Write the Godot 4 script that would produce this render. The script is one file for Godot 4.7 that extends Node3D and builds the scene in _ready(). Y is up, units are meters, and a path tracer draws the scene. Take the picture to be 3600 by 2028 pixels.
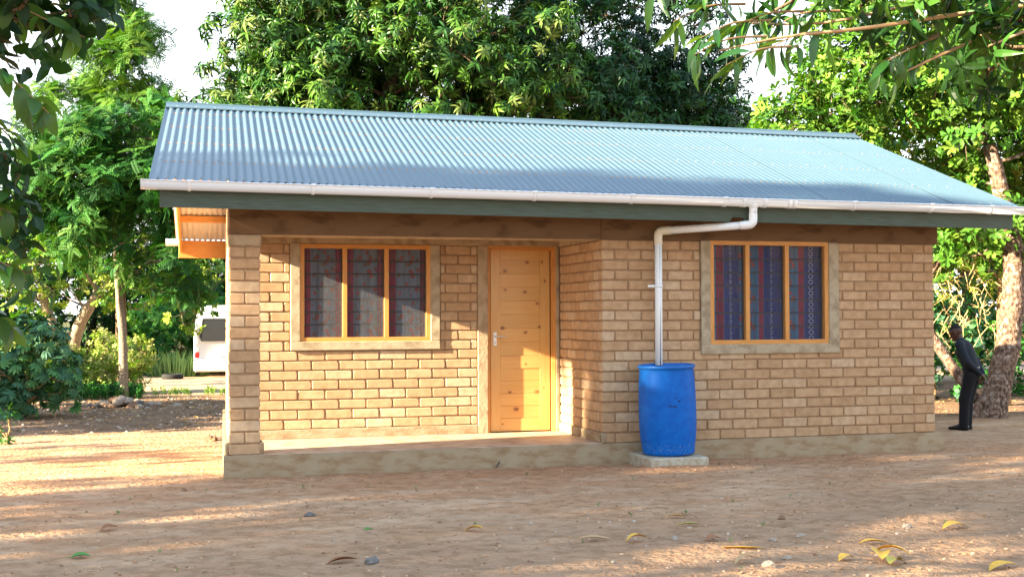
extends Node3D

# ------------------------------------------------------------------ constants measured from the photograph (metres; floor level y = 0, front wall z = 0)
const COURSE := 0.105
const PITCH := 0.2948
const BACK := -1.387          # z of the veranda's back wall
const RETURN_X := 3.752
const END_X := 7.712
const SKEW := 0.045           # the gable walls and the roof run a little out of square

var rng := RandomNumberGenerator.new()
var taken := {}
var M := {}                   # materials
var brick_cache := {}
var fn := FastNoiseLite.new()


func _ready() -> void:
	rng.seed = 11
	fn.seed = 5
	fn.frequency = 1.0
	setup_view()
	make_materials()
	build_ground()
	build_house()
	build_barrel()
	build_van()
	build_person()
	build_trees()
	build_shrubs()
	build_ground_things()


func setup_view() -> void:
	var cam := Camera3D.new()
	cam.name = "camera"
	cam.position = Vector3(-0.6096, 1.3134, 11.9834)
	cam.rotation = Vector3(0.0223, -0.2766, -0.0036)
	cam.fov = 26.32
	cam.near = 0.1
	cam.far = 1500.0
	cam.current = true
	add_child(cam)
	var sun := DirectionalLight3D.new()
	sun.name = "sun"
	sun.light_color = Color(1.0, 0.93, 0.80)
	sun.light_energy = 1.6
	sun.light_angular_distance = 0.6
	sun.shadow_enabled = true
	add_child(sun)
	sun.look_at_from_position(Vector3.ZERO, Vector3(1.0, -0.348, -0.18), Vector3.UP)
	var sky_m := ProceduralSkyMaterial.new()
	sky_m.sky_top_color = Color(0.52, 0.64, 0.78)
	sky_m.sky_horizon_color = Color(0.93, 0.93, 0.92)
	sky_m.sky_curve = 0.34
	sky_m.ground_bottom_color = Color(0.42, 0.34, 0.27)
	sky_m.ground_horizon_color = Color(0.70, 0.70, 0.66)
	sky_m.sun_angle_max = 20.0
	var sky := Sky.new()
	sky.sky_material = sky_m
	var env := Environment.new()
	env.background_mode = Environment.BG_SKY
	env.sky = sky
	env.background_energy_multiplier = 0.45
	env.tonemap_mode = Environment.TONE_MAPPER_LINEAR
	env.tonemap_exposure = 7.5
	env.sdfgi_enabled = true
	env.ssao_enabled = true
	env.ssil_enabled = true
	var we := WorldEnvironment.new()
	we.name = "environment"
	we.environment = env
	add_child(we)


# ------------------------------------------------------------------ naming helpers
func numbered(called: String) -> String:
	var n: int = taken.get(called, 0)
	taken[called] = n + 1
	return called if n == 0 else "%s_%03d" % [called, n]


func thing(called: String, label: String, category: String, at := Vector3.ZERO, turn := 0.0, group := "") -> Node3D:
	var o := Node3D.new()
	o.name = numbered(called)
	add_child(o)
	o.position = at
	o.rotation.y = turn
	tag(o, label, category, group)
	return o


func tag(o: Node3D, label: String, category: String, group := "") -> void:
	o.set_meta("label", label)
	o.set_meta("category", category)
	if group != "":
		o.set_meta("group", group)


func part(called: String, mesh: Mesh, mat: Material, parent: Node) -> MeshInstance3D:
	var o := MeshInstance3D.new()
	o.name = called if parent != self else numbered(called)
	o.mesh = mesh
	if mat:
		o.material_override = mat
	parent.add_child(o, true)
	return o


func commit(st: SurfaceTool, called: String, mat: Material, parent: Node) -> MeshInstance3D:
	st.generate_normals()
	return part(called, st.commit(), mat, parent)


# ------------------------------------------------------------------ shape helpers (corners are given counter-clockwise seen from outside)
func begin(smooth := false) -> SurfaceTool:
	var st := SurfaceTool.new()
	st.begin(Mesh.PRIMITIVE_TRIANGLES)
	st.set_smooth_group(0 if smooth else -1)
	return st


func tri(st: SurfaceTool, a: Vector3, b: Vector3, c: Vector3) -> void:
	st.add_vertex(a)
	st.add_vertex(c)
	st.add_vertex(b)


func quad(st: SurfaceTool, a: Vector3, b: Vector3, c: Vector3, d: Vector3) -> void:
	tri(st, a, b, c)
	tri(st, a, c, d)


func uvtri(st: SurfaceTool, p: Array, t: Array) -> void:
	for i in [0, 2, 1]:
		st.set_uv(t[i])
		st.add_vertex(p[i])


func uvquad(st: SurfaceTool, p: Array, t: Array) -> void:
	uvtri(st, [p[0], p[1], p[2]], [t[0], t[1], t[2]])
	uvtri(st, [p[0], p[2], p[3]], [t[0], t[2], t[3]])


# a box with chamfered edges
func box(st: SurfaceTool, lo: Vector3, hi: Vector3, b := 0.004, xf := Transform3D()) -> void:
	var c := (lo + hi) * 0.5
	var h := (hi - lo) * 0.5
	b = minf(b, minf(h.x, minf(h.y, h.z)) * 0.8)
	var p := func(sx: int, sy: int, sz: int, axis: int) -> Vector3:
		var v := Vector3(sx * (h.x - (0.0 if axis == 0 else b)), sy * (h.y - (0.0 if axis == 1 else b)), sz * (h.z - (0.0 if axis == 2 else b)))
		return xf * (c + v)
	for s in [-1, 1]:
		var f := [[p.call(s, -1, -1, 0), p.call(s, 1, -1, 0), p.call(s, 1, 1, 0), p.call(s, -1, 1, 0)], [p.call(-1, s, -1, 1), p.call(-1, s, 1, 1), p.call(1, s, 1, 1), p.call(1, s, -1, 1)], [p.call(-1, -1, s, 2), p.call(1, -1, s, 2), p.call(1, 1, s, 2), p.call(-1, 1, s, 2)]]
		for q in f:
			if s > 0:
				quad(st, q[0], q[1], q[2], q[3])
			else:
				quad(st, q[3], q[2], q[1], q[0])
	if b <= 0.0:
		return
	for s in [-1, 1]:
		for t in [-1, 1]:
			var e := [[p.call(s, t, -1, 0), p.call(s, t, 1, 0), p.call(s, t, 1, 1), p.call(s, t, -1, 1)], [p.call(-1, s, t, 1), p.call(1, s, t, 1), p.call(1, s, t, 2), p.call(-1, s, t, 2)], [p.call(t, -1, s, 2), p.call(t, 1, s, 2), p.call(t, 1, s, 0), p.call(t, -1, s, 0)]]
			for q in e:
				if s * t < 0:
					quad(st, q[0], q[1], q[2], q[3])
				else:
					quad(st, q[3], q[2], q[1], q[0])
	for sx in [-1, 1]:
		for sy in [-1, 1]:
			for sz in [-1, 1]:
				if sx * sy * sz > 0:
					tri(st, p.call(sx, sy, sz, 0), p.call(sx, sy, sz, 1), p.call(sx, sy, sz, 2))
				else:
					tri(st, p.call(sx, sy, sz, 2), p.call(sx, sy, sz, 1), p.call(sx, sy, sz, 0))


func box_mesh(lo: Vector3, hi: Vector3, b := 0.004) -> ArrayMesh:
	var st := begin()
	box(st, lo, hi, b)
	st.generate_normals()
	return st.commit()


func box_part(called: String, lo: Vector3, hi: Vector3, b: float, mat: Material, parent: Node) -> MeshInstance3D:
	return part(called, box_mesh(lo, hi, b), mat, parent)


# a straight-sided solid over a footprint (x, z), between two heights; the footprint runs counter-clockwise seen from above
func prism(st: SurfaceTool, foot: PackedVector2Array, y0: float, y1: float) -> void:
	var n := foot.size()
	for i in n:
		var a := foot[i]
		var b := foot[(i + 1) % n]
		quad(st, Vector3(a.x, y0, a.y), Vector3(b.x, y0, b.y), Vector3(b.x, y1, b.y), Vector3(a.x, y1, a.y))
	var t := Geometry2D.triangulate_polygon(foot)
	for i in range(0, t.size(), 3):
		var a := foot[t[i]]
		var b := foot[t[i + 1]]
		var c := foot[t[i + 2]]
		if (b - a).cross(c - a) > 0:
			var k := b
			b = c
			c = k
		tri(st, Vector3(a.x, y1, a.y), Vector3(b.x, y1, b.y), Vector3(c.x, y1, c.y))
		tri(st, Vector3(a.x, y0, a.y), Vector3(c.x, y0, c.y), Vector3(b.x, y0, b.y))


# a flat outline (x, y) given thickness along z from z0 (back) to z1 (front); counter-clockwise seen from the front
func slab(st: SurfaceTool, poly: PackedVector2Array, z0: float, z1: float) -> void:
	var n := poly.size()
	for i in n:
		var a := poly[i]
		var b := poly[(i + 1) % n]
		quad(st, Vector3(a.x, a.y, z1), Vector3(a.x, a.y, z0), Vector3(b.x, b.y, z0), Vector3(b.x, b.y, z1))
	var t := Geometry2D.triangulate_polygon(poly)
	for i in range(0, t.size(), 3):
		var a := poly[t[i]]
		var b := poly[t[i + 1]]
		var c := poly[t[i + 2]]
		if (b - a).cross(c - a) < 0:
			var k := b
			b = c
			c = k
		tri(st, Vector3(a.x, a.y, z1), Vector3(b.x, b.y, z1), Vector3(c.x, c.y, z1))
		tri(st, Vector3(a.x, a.y, z0), Vector3(c.x, c.y, z0), Vector3(b.x, b.y, z0))


func tube(st: SurfaceTool, pts: Array, radii: Array, sides := 8, capped := true, rough := 0.0) -> void:
	var n := pts.size()
	var rings := []
	var side := Vector3.ZERO
	for i in n:
		var d: Vector3 = (pts[mini(i + 1, n - 1)] - pts[maxi(i - 1, 0)]).normalized()
		if side == Vector3.ZERO:
			side = d.cross(Vector3.UP if absf(d.y) < 0.9 else Vector3.RIGHT).normalized()
		else:
			side = (side - d * side.dot(d)).normalized()
		var up := d.cross(side)
		var ring := []
		for k in sides:
			var a := TAU * k / sides
			var r: float = radii[i]
			if rough > 0.0:
				r *= 1.0 + rough * fn.get_noise_3d(pts[i].x * 3.0 + cos(a) * 1.7, pts[i].y * 2.0, pts[i].z * 3.0 + sin(a) * 1.7)
			ring.append(pts[i] + (side * cos(a) + up * sin(a)) * r)
		rings.append(ring)
	for i in n - 1:
		for k in sides:
			var k2 := (k + 1) % sides
			quad(st, rings[i][k], rings[i][k2], rings[i + 1][k2], rings[i + 1][k])
	if capped:
		for k in range(1, sides - 1):
			tri(st, rings[0][0], rings[0][k + 1], rings[0][k])
			tri(st, rings[n - 1][0], rings[n - 1][k], rings[n - 1][k + 1])


func lathe(st: SurfaceTool, profile: Array, seg := 32, at := Vector3.ZERO) -> void:
	for i in profile.size() - 1:
		var a: Vector2 = profile[i]
		var b: Vector2 = profile[i + 1]
		for k in seg:
			var t := TAU * k / seg
			var u := TAU * (k + 1) / seg
			var p0 := at + Vector3(cos(t) * a.x, a.y, -sin(t) * a.x)
			var p1 := at + Vector3(cos(u) * a.x, a.y, -sin(u) * a.x)
			var p2 := at + Vector3(cos(u) * b.x, b.y, -sin(u) * b.x)
			var p3 := at + Vector3(cos(t) * b.x, b.y, -sin(t) * b.x)
			if a.x > 0.0:
				tri(st, p0, p1, p2)
			if b.x > 0.0:
				tri(st, p0, p2, p3)


func smooth_path(pts: Array, each := 6) -> Array:
	var out := []
	for i in pts.size() - 1:
		var p0: Vector3 = pts[maxi(i - 1, 0)]
		var p1: Vector3 = pts[i]
		var p2: Vector3 = pts[i + 1]
		var p3: Vector3 = pts[mini(i + 2, pts.size() - 1)]
		for k in each:
			out.append(p1.cubic_interpolate(p2, p0, p3, float(k) / each))
	out.append(pts[-1])
	return out


# ------------------------------------------------------------------ materials
func lin(r: float, g: float, b: float) -> Color:
	return Color(r, g, b).linear_to_srgb()


func noise_tex(size: int, freq: float, colors: Array, offsets: Array, sd: int, octaves := 5, kind := FastNoiseLite.TYPE_SIMPLEX_SMOOTH, warp := 0.0) -> NoiseTexture2D:
	var n := FastNoiseLite.new()
	n.noise_type = kind
	n.seed = sd
	n.frequency = freq
	n.fractal_octaves = octaves
	n.fractal_gain = 0.55
	if warp > 0.0:
		n.domain_warp_enabled = true
		n.domain_warp_amplitude = warp
		n.domain_warp_frequency = freq * 1.5
	var t := NoiseTexture2D.new()
	t.width = size
	t.height = size
	t.seamless = true
	t.seamless_blend_skirt = 0.25
	t.noise = n
	if colors.size():
		var g := Gradient.new()
		g.offsets = PackedFloat32Array(offsets)
		g.colors = PackedColorArray(colors)
		t.color_ramp = g
	return t


func mat(called: String, color: Color, rough := 0.85, tex: Texture2D = null, scale := 1.0, bump: Texture2D = null, bump_cm := 0.0) -> StandardMaterial3D:
	var m := StandardMaterial3D.new()
	m.resource_name = called
	m.albedo_color = color
	m.roughness = rough
	m.metallic_specular = 0.4
	if tex or bump:
		m.uv1_triplanar = true
		m.uv1_world_triplanar = true
		m.uv1_scale = Vector3.ONE * scale
	if tex:
		m.albedo_texture = tex
	if bump:
		m.heightmap_enabled = true
		m.heightmap_texture = bump
		m.heightmap_scale = bump_cm
	M[called] = m
	return m


func make_materials() -> void:
	var blocks := noise_tex(512, 0.012, [lin(0.72, 0.67, 0.62), lin(0.86, 0.83, 0.80), lin(0.92, 0.91, 0.90), lin(1, 1, 1)], [0.0, 0.36, 0.55, 0.8], 3, 6)
	var gritty := noise_tex(512, 0.06, [], [], 8, 4)
	var tones := [lin(0.48, 0.314, 0.178), lin(0.50, 0.332, 0.192), lin(0.44, 0.283, 0.156), lin(0.51, 0.355, 0.216), lin(0.465, 0.295, 0.163), lin(0.535, 0.39, 0.25)]
	for i in tones.size():
		var bm := mat("soil_brick_%d" % i, tones[i], 0.92, blocks, 1.1 + 0.06 * i, gritty, 0.08)
		bm.uv1_offset = Vector3(0.17 * i, 0.31 * i, 0.07 * i)
	mat("mortar", lin(0.345, 0.22, 0.125), 0.95, blocks, 1.6, gritty, 0.15)
	var plaster := noise_tex(1024, 0.006, [lin(0.55, 0.5, 0.46), lin(0.82, 0.79, 0.76), lin(1, 1, 1), lin(0.9, 0.88, 0.84)], [0.0, 0.4, 0.62, 1.0], 21, 6)
	mat("plaster", lin(0.42, 0.315, 0.20), 0.9, plaster, 0.8, gritty, 0.25)
	mat("sill_plaster", lin(0.40, 0.33, 0.225), 0.9, plaster, 0.9, gritty, 0.14)
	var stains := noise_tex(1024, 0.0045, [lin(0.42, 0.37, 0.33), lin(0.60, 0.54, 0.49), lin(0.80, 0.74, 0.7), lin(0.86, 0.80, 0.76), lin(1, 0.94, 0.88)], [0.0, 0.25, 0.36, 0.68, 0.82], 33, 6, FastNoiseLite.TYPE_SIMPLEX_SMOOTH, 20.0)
	var beam_m := mat("shaded_beam_plaster", lin(0.185, 0.115, 0.06), 0.92, stains, 0.5, gritty, 0.2)  # eave shade is put into this dark colour, beside the real stains
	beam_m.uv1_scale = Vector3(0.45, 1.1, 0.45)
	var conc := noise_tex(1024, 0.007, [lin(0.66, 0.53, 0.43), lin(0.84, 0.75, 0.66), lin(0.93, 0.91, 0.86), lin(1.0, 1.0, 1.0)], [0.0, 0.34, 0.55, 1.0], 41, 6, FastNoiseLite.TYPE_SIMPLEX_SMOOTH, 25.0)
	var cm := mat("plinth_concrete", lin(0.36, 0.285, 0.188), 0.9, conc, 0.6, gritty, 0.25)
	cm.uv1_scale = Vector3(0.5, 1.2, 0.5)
	mat("floor_cement", lin(0.50, 0.37, 0.27), 0.55, plaster, 0.5, gritty, 0.06)
	mat("pad_concrete", lin(0.46, 0.43, 0.35), 0.9, conc, 1.4, gritty, 0.7)
	# soil
	var soil := noise_tex(1024, 0.012, [lin(0.66, 0.62, 0.58), lin(0.85, 0.83, 0.80), lin(1, 1, 1), lin(1.0, 0.99, 0.97)], [0.0, 0.36, 0.58, 1.0], 51, 7)
	var lumps := noise_tex(1024, 0.03, [], [], 57, 6)
	var sm := mat("soil", Color.WHITE, 0.97, soil, 0.33, lumps, 2.2)
	sm.vertex_color_use_as_albedo = true
	sm.uv1_scale = Vector3(0.36, 0.4, 0.46)
	sm.metallic_specular = 0.2
	# metals, plastics, glass
	var wipe := noise_tex(512, 0.02, [lin(0.86, 0.86, 0.86), lin(1, 1, 1)], [0.2, 0.8], 61, 4)
	var rm := mat("roof_paint", lin(0.060, 0.108, 0.137), 0.4, wipe, 0.7)
	rm.metallic = 0.0
	rm.metallic_specular = 0.6
	mat("roof_underside", lin(0.62, 0.58, 0.52), 0.5, wipe, 0.8)
	mat("screw_metal", lin(0.30, 0.31, 0.32), 0.4)
	var gm := mat("gutter_plastic", lin(0.79, 0.83, 0.85), 0.22)
	gm.metallic_specular = 0.55
	mat("pipe_plastic", lin(0.76, 0.79, 0.79), 0.3)
	mat("pipe_joint_plastic", lin(0.70, 0.66, 0.52), 0.35)
	var grain := noise_tex(512, 0.02, [lin(0.80, 0.74, 0.66), lin(1, 1, 1)], [0.25, 0.75], 71, 4)
	var green := mat("fascia_paint", lin(0.068, 0.10, 0.08), 0.6, grain, 1.0, gritty, 0.1)
	green.uv1_scale = Vector3(0.3, 5.0, 5.0)
	var wx := mat("pine_across", lin(0.62, 0.29, 0.075), 0.45, grain, 1.0)
	wx.uv1_scale = Vector3(0.4, 7.0, 7.0)
	var wy := mat("pine_upright", lin(0.63, 0.30, 0.08), 0.45, grain, 1.0)
	wy.uv1_scale = Vector3(7.0, 0.4, 7.0)
	var dr := mat("door_pine", Color.WHITE, 0.38)
	dr.albedo_texture = door_texture()
	dr.clearcoat_enabled = true
	dr.clearcoat = 0.3
	dr.clearcoat_roughness = 0.25
	mat("aluminium", lin(0.62, 0.61, 0.58), 0.35).metallic = 0.6
	mat("louvre_dark_strip", lin(0.035, 0.035, 0.04), 0.5)
	var gl := mat("glass", Color(0.55, 0.62, 0.66, 0.05), 0.03)
	gl.transparency = BaseMaterial3D.TRANSPARENCY_ALPHA
	gl.metallic_specular = 0.3
	mat("wire", lin(0.10, 0.105, 0.12), 0.5)
	var c1 := mat("grey_curtain", Color.WHITE, 0.9)
	c1.albedo_texture = curtain_texture(0)
	c1.backlight_enabled = true
	c1.backlight = Color(0.4, 0.4, 0.4)
	var c2 := mat("blue_curtain", Color.WHITE, 0.9)
	c2.albedo_texture = curtain_texture(1)
	mat("room_wall", lin(0.45, 0.42, 0.36), 0.9)
	var bl := mat("barrel_plastic", Color.WHITE, 0.48)
	bl.albedo_texture = barrel_texture()
	bl.metallic_specular = 0.3
	# van
	mat("van_paint", lin(0.80, 0.81, 0.82), 0.25).clearcoat_enabled = true
	mat("van_glass", lin(0.03, 0.035, 0.04), 0.05)
	mat("tyre_rubber", lin(0.02, 0.02, 0.02), 0.85)
	mat("red_lens", lin(0.45, 0.02, 0.02), 0.2)
	mat("clear_lens", lin(0.7, 0.6, 0.5), 0.2)
	mat("black_plastic", lin(0.02, 0.02, 0.022), 0.5)
	# person
	mat("skin", lin(0.07, 0.032, 0.02), 0.45)
	mat("dark_shirt", lin(0.008, 0.012, 0.018), 0.8)
	mat("dark_trousers", lin(0.006, 0.006, 0.008), 0.85)
	mat("shoe_leather", lin(0.008, 0.009, 0.011), 0.25)
	# vegetation
	var bark := noise_tex(512, 0.02, [lin(0.28, 0.24, 0.2), lin(0.6, 0.56, 0.5), lin(1, 1, 1)], [0.15, 0.45, 0.85], 81, 6)
	var rough_bark := noise_tex(512, 0.025, [], [], 82, 5)
	var b1 := mat("bark", lin(0.20, 0.14, 0.085), 0.95, bark, 1.5, rough_bark, 2.0)
	b1.uv1_scale = Vector3(2.0, 0.9, 2.0)
	var lichen := noise_tex(512, 0.016, [lin(0.03, 0.02, 0.016), lin(0.09, 0.052, 0.034), lin(0.20, 0.12, 0.075), lin(0.27, 0.19, 0.14), lin(0.5, 0.44, 0.39)], [0.24, 0.4, 0.54, 0.72, 0.86], 85, 6, FastNoiseLite.TYPE_SIMPLEX_SMOOTH, 20.0)
	mat("lichen_bark", Color.WHITE, 0.95, lichen, 1.1, rough_bark, 2.5).uv1_scale = Vector3(1.6, 1.0, 1.6)
	mat("grey_bark", lin(0.40, 0.34, 0.26), 0.95, bark, 2.0, rough_bark, 0.8)
	mat("twig", lin(0.26, 0.17, 0.085), 0.9)
	mat("dry_twig", lin(0.52, 0.38, 0.17), 0.85)
	for k in [["leaf_glossy", 0.36, 0.34], ["leaf_matt", 0.55, 0.5]]:
		var lm := mat(k[0], Color.WHITE, k[1])
		lm.vertex_color_use_as_albedo = true
		lm.metallic_specular = 0.32
		lm.backlight_enabled = true
		lm.backlight = Color(k[2] + 0.15, k[2] + 0.25, k[2] * 0.3)
		lm.cull_mode = BaseMaterial3D.CULL_DISABLED
	var near := [lin(0.012, 0.05, 0.014), lin(0.018, 0.075, 0.016), lin(0.026, 0.11, 0.016), lin(0.06, 0.18, 0.018), lin(0.014, 0.045, 0.018)]
	for i in near.size():
		var lm := mat("near_leaf_%d" % i, near[i], 0.38)
		lm.backlight_enabled = true
		lm.backlight = Color(0.42, 0.52, 0.12)
		lm.cull_mode = BaseMaterial3D.CULL_DISABLED
	for k in [["yellow_leaf", lin(0.72, 0.40, 0.04)], ["brown_leaf", lin(0.30, 0.12, 0.04)], ["tan_leaf", lin(0.50, 0.30, 0.13)], ["green_leaf", lin(0.08, 0.24, 0.03)], ["olive_leaf", lin(0.42, 0.36, 0.05)]]:
		var lm := mat(k[0], k[1], 0.5, wipe, 4.0)
		lm.cull_mode = BaseMaterial3D.CULL_DISABLED
	var rock := noise_tex(256, 0.03, [lin(0.6, 0.58, 0.55), lin(1, 1, 1)], [0.2, 0.8], 91, 5)
	mat("pale_stone", lin(0.46, 0.37, 0.29), 0.9, rock, 4.0, gritty, 0.4)
	mat("brown_stone", lin(0.32, 0.19, 0.11), 0.92, rock, 4.0, gritty, 0.4)
	mat("grey_stone", lin(0.20, 0.185, 0.17), 0.9, rock, 4.0, gritty, 0.4)
	mat("gravel", Color.WHITE, 0.92).vertex_color_use_as_albedo = true


func paint(w: int, h: int, f: Callable) -> ImageTexture:
	var bytes := PackedByteArray()
	bytes.resize(w * h * 3)
	for y in h:
		for x in w:
			var c: Color = f.call((x + 0.5) / w, (y + 0.5) / h)
			var s := c.linear_to_srgb()
			var i := (y * w + x) * 3
			bytes[i] = clampi(int(s.r * 255.0), 0, 255)
			bytes[i + 1] = clampi(int(s.g * 255.0), 0, 255)
			bytes[i + 2] = clampi(int(s.b * 255.0), 0, 255)
	return ImageTexture.create_from_image(Image.create_from_data(w, h, false, Image.FORMAT_RGB8, bytes))


const KNOTS := [[0.62, 0.066, 0.02], [0.245, 0.116, 0.022], [0.87, 0.064, 0.016], [0.92, 0.171, 0.016], [0.25, 0.22, 0.017], [0.583, 0.232, 0.022], [0.793, 0.296, 0.018], [0.2, 0.431, 0.024], [0.588, 0.456, 0.021], [0.825, 0.426, 0.018], [0.59, 0.632, 0.014], [0.32, 0.786, 0.02], [0.783, 0.786, 0.026], [0.425, 0.879, 0.03], [0.195, 0.96, 0.012], [0.895, 0.765, 0.01], [0.155, 0.13, 0.008]]
const BOARDS := [0.0, 0.056, 0.131, 0.205, 0.28, 0.355, 0.432, 0.508, 0.585, 0.655, 0.722, 0.792, 0.861, 0.93, 1.0]


# printed face of the pine door: grain and knots, one texture for the whole leaf
func door_texture() -> ImageTexture:
	return paint(256, 720, func(u: float, v: float) -> Color:
		var upright := u < 0.163 or u > 0.832
		var board := 0
		for k in BOARDS.size() - 1:
			if v >= BOARDS[k]:
				board = k
		var sd := 50.0 + (board * 7.3 if not upright else (0.0 if u < 0.5 else 90.0))
		var px := u * 0.704
		var py := v * 2.02
		var bend := 0.0
		var dark := 0.0
		var ring := 0.0
		for k in KNOTS:
			var dx: float = (u - k[0]) * 0.704
			var dy: float = (v - k[1]) * 2.02
			if absf(dx) < 0.14 and absf(dy) < 0.14:
				var r: float = k[2]
				var d := sqrt(dx * dx * (0.7 if not upright else 1.3) + dy * dy * (1.3 if not upright else 0.7))
				var push := exp(-d * d / (r * r * 9.0))
				bend += push * (signf(dy) if not upright else signf(dx)) * r * 0.9
				if d < r:
					dark = maxf(dark, smoothstep(r, r * 0.72, d))
				elif d < r * 1.7:
					ring = maxf(ring, 0.5 * (1.0 - (d / r - 1.0) / 0.7))
		var along := px if not upright else py
		var across := (py if not upright else px) - bend
		var g := fn.get_noise_3d(along * 3.0, across * 60.0, sd)
		var g2 := fn.get_noise_3d(along * 1.3, across * 17.0, sd + 9.0)
		var tone := 0.5 + 0.5 * g2
		var c := Color(0.62, 0.365, 0.125).lerp(Color(0.56, 0.27, 0.065), clampf(tone * 0.75 + g * 0.45, 0.0, 1.0))
		c = c * (0.94 + 0.12 * fmod(sd * 0.618, 1.0))
		c = c.lerp(Color(0.42, 0.15, 0.03), ring * 0.7)
		c = c.lerp(Color(0.16, 0.045, 0.015), dark * (0.75 + 0.25 * g))
		return c)


func blob(u: float, v: float, cx: float, cy: float, r: float) -> bool:
	var dx := u - cx
	var dy := v - cy
	var a := atan2(dy, dx)
	return dx * dx + dy * dy < r * r * (0.78 + 0.22 * cos(a * 5.0 + cx * 20.0))


# printed curtain cloth: stripes with a flower print (0 grey and red, 1 blue and red with a white chain)
func curtain_texture(kind: int) -> ImageTexture:
	var roses := []
	var r := RandomNumberGenerator.new()
	r.seed = 77 + kind
	for i in (26 if kind == 0 else 44):
		roses.append([r.randf_range(0.46, 0.97) if kind == 0 else r.randf_range(0.02, 0.36), r.randf(), r.randf_range(0.022, 0.05)])
	return paint(256, 256, func(u: float, v: float) -> Color:
		var c: Color
		var n := fn.get_noise_2d(u * 30.0, v * 30.0)
		if kind == 0:
			c = Color(0.19, 0.26, 0.37)
			if u < 0.42:
				c = Color(0.30, 0.006, 0.06)
			if u > 0.13 and u < 0.2:
				c = Color(0.40, 0.44, 0.44)
		else:
			c = Color(0.06, 0.17, 0.31)
			if u > 0.45 and u < 0.61:
				c = Color(0.26, 0.0, 0.03)
			if u > 0.62:
				c = Color(0.012, 0.022, 0.19)
		for k in roses:
			if blob(u, v, k[0], k[1], k[2]):
				c = Color(0.34, 0.03, 0.035) if fmod(k[1] * 13.0, 1.0) < 0.7 else Color(0.08, 0.13, 0.10)
				if blob(u, v, k[0], k[1], k[2] * 0.45):
					c = Color(0.48, 0.12, 0.07)
		if kind == 0 and u > 0.13 and u < 0.2 and blob(fmod(u, 1.0), fmod(v * 6.0, 1.0) * 0.17, 0.165, 0.08, 0.026):
			c = Color(0.36, 0.05, 0.05)
		if kind == 1 and absf(u - 0.78) < 0.05:
			var w := fmod(v * 11.0, 1.0) - 0.5
			var d := Vector2((u - 0.78) * 10.0, w).length()
			if d > 0.27 and d < 0.42:
				c = Color(0.40, 0.42, 0.50)
		return c * (0.92 + 0.16 * n) * (1.1 if kind == 0 else 1.25))


func barrel_texture() -> ImageTexture:
	return paint(512, 256, func(u: float, v: float) -> Color:
		var c := Color(0.0, 0.09, 0.40)
		var n := fn.get_noise_2d(u * 40.0, v * 22.0)
		var s := fn.get_noise_2d(u * 14.0 + 60.0, v * 9.0)
		c = c.lerp(Color(0.0, 0.115, 0.46), clampf(0.5 + s * 1.2, 0.0, 1.0))
		# rubbed and dirty patches near the foot, scuffs
		if v > 0.86 and fn.get_noise_2d(u * 90.0, v * 30.0 + 40.0) > 0.38:
			c = c.lerp(Color(0.30, 0.29, 0.27), 0.75)
		if v > 0.5 and fn.get_noise_2d(u * 30.0 + 9.0, v * 90.0) > 0.62:
			c = c.lerp(Color(0.16, 0.3, 0.58), 0.6)
		if fn.get_noise_2d(u * 200.0 + 9.0, v * 40.0 + 70.0) > 0.72:
			c = c.lerp(Color(0.3, 0.42, 0.62), 0.5)
		# a rubbed row of black print
		var pu := (u - 0.645) / 0.05
		if absf(v - 0.437) < 0.013 and pu > 0.0 and pu < 1.0 and fn.get_noise_2d(u * 900.0, v * 300.0) > 0.02:
			c = Color(0.01, 0.02, 0.07)
		if absf(v - 0.383) < 0.009 and absf(u - 0.705) < 0.008:
			c = Color(0.01, 0.02, 0.07)
		if absf(v - 0.35) < 0.004 and absf(u - 0.70) < 0.02 and n > -0.1:
			c = Color(0.01, 0.03, 0.12)
		return c)


# ------------------------------------------------------------------ ground
func gy(x: float, z: float) -> float:
	var y := -0.21 - 0.34 * smoothstep(0.0, 5.0, -z)
	y += 0.06 * smoothstep(9.0, 10.6, -z) * smoothstep(19.0, 15.5, -z) * smoothstep(1.2, 0.0, x)
	return y


func ground_height(x: float, z: float) -> float:
	var y := gy(x, z)
	var near := smoothstep(-14.0, -6.0, z)
	y += 0.011 * fn.get_noise_2d(x * 0.9, z * 2.6) + 0.007 * fn.get_noise_2d(x * 3.0 + 50.0, z * 6.0)
	y += near * (0.006 * fn.get_noise_2d(x * 7.0, z * 11.0) + 0.0055 * fn.get_noise_2d(x * 17.0, z * 22.0) + 0.004 * maxf(0.0, fn.get_noise_2d(x * 31.0, z * 36.0)))
	# loose soil heaped beside the plinth and under the drum
	y += 0.025 * exp(-pow(z - 0.25, 2.0) * 18.0) * clampf(0.4 + fn.get_noise_2d(x * 2.2, 7.0), 0.0, 1.0) * smoothstep(-0.1, 0.3, x)
	y += 0.042 * exp(-pow((x - 4.35) / 0.9, 2.0) - pow((z - 0.75) / 0.4, 2.0))
	y -= 0.05 * exp(-(pow((x - 3.86) * 4.0, 2.0) + pow((z - 0.18) * 7.0, 2.0)))
	return y


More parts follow.
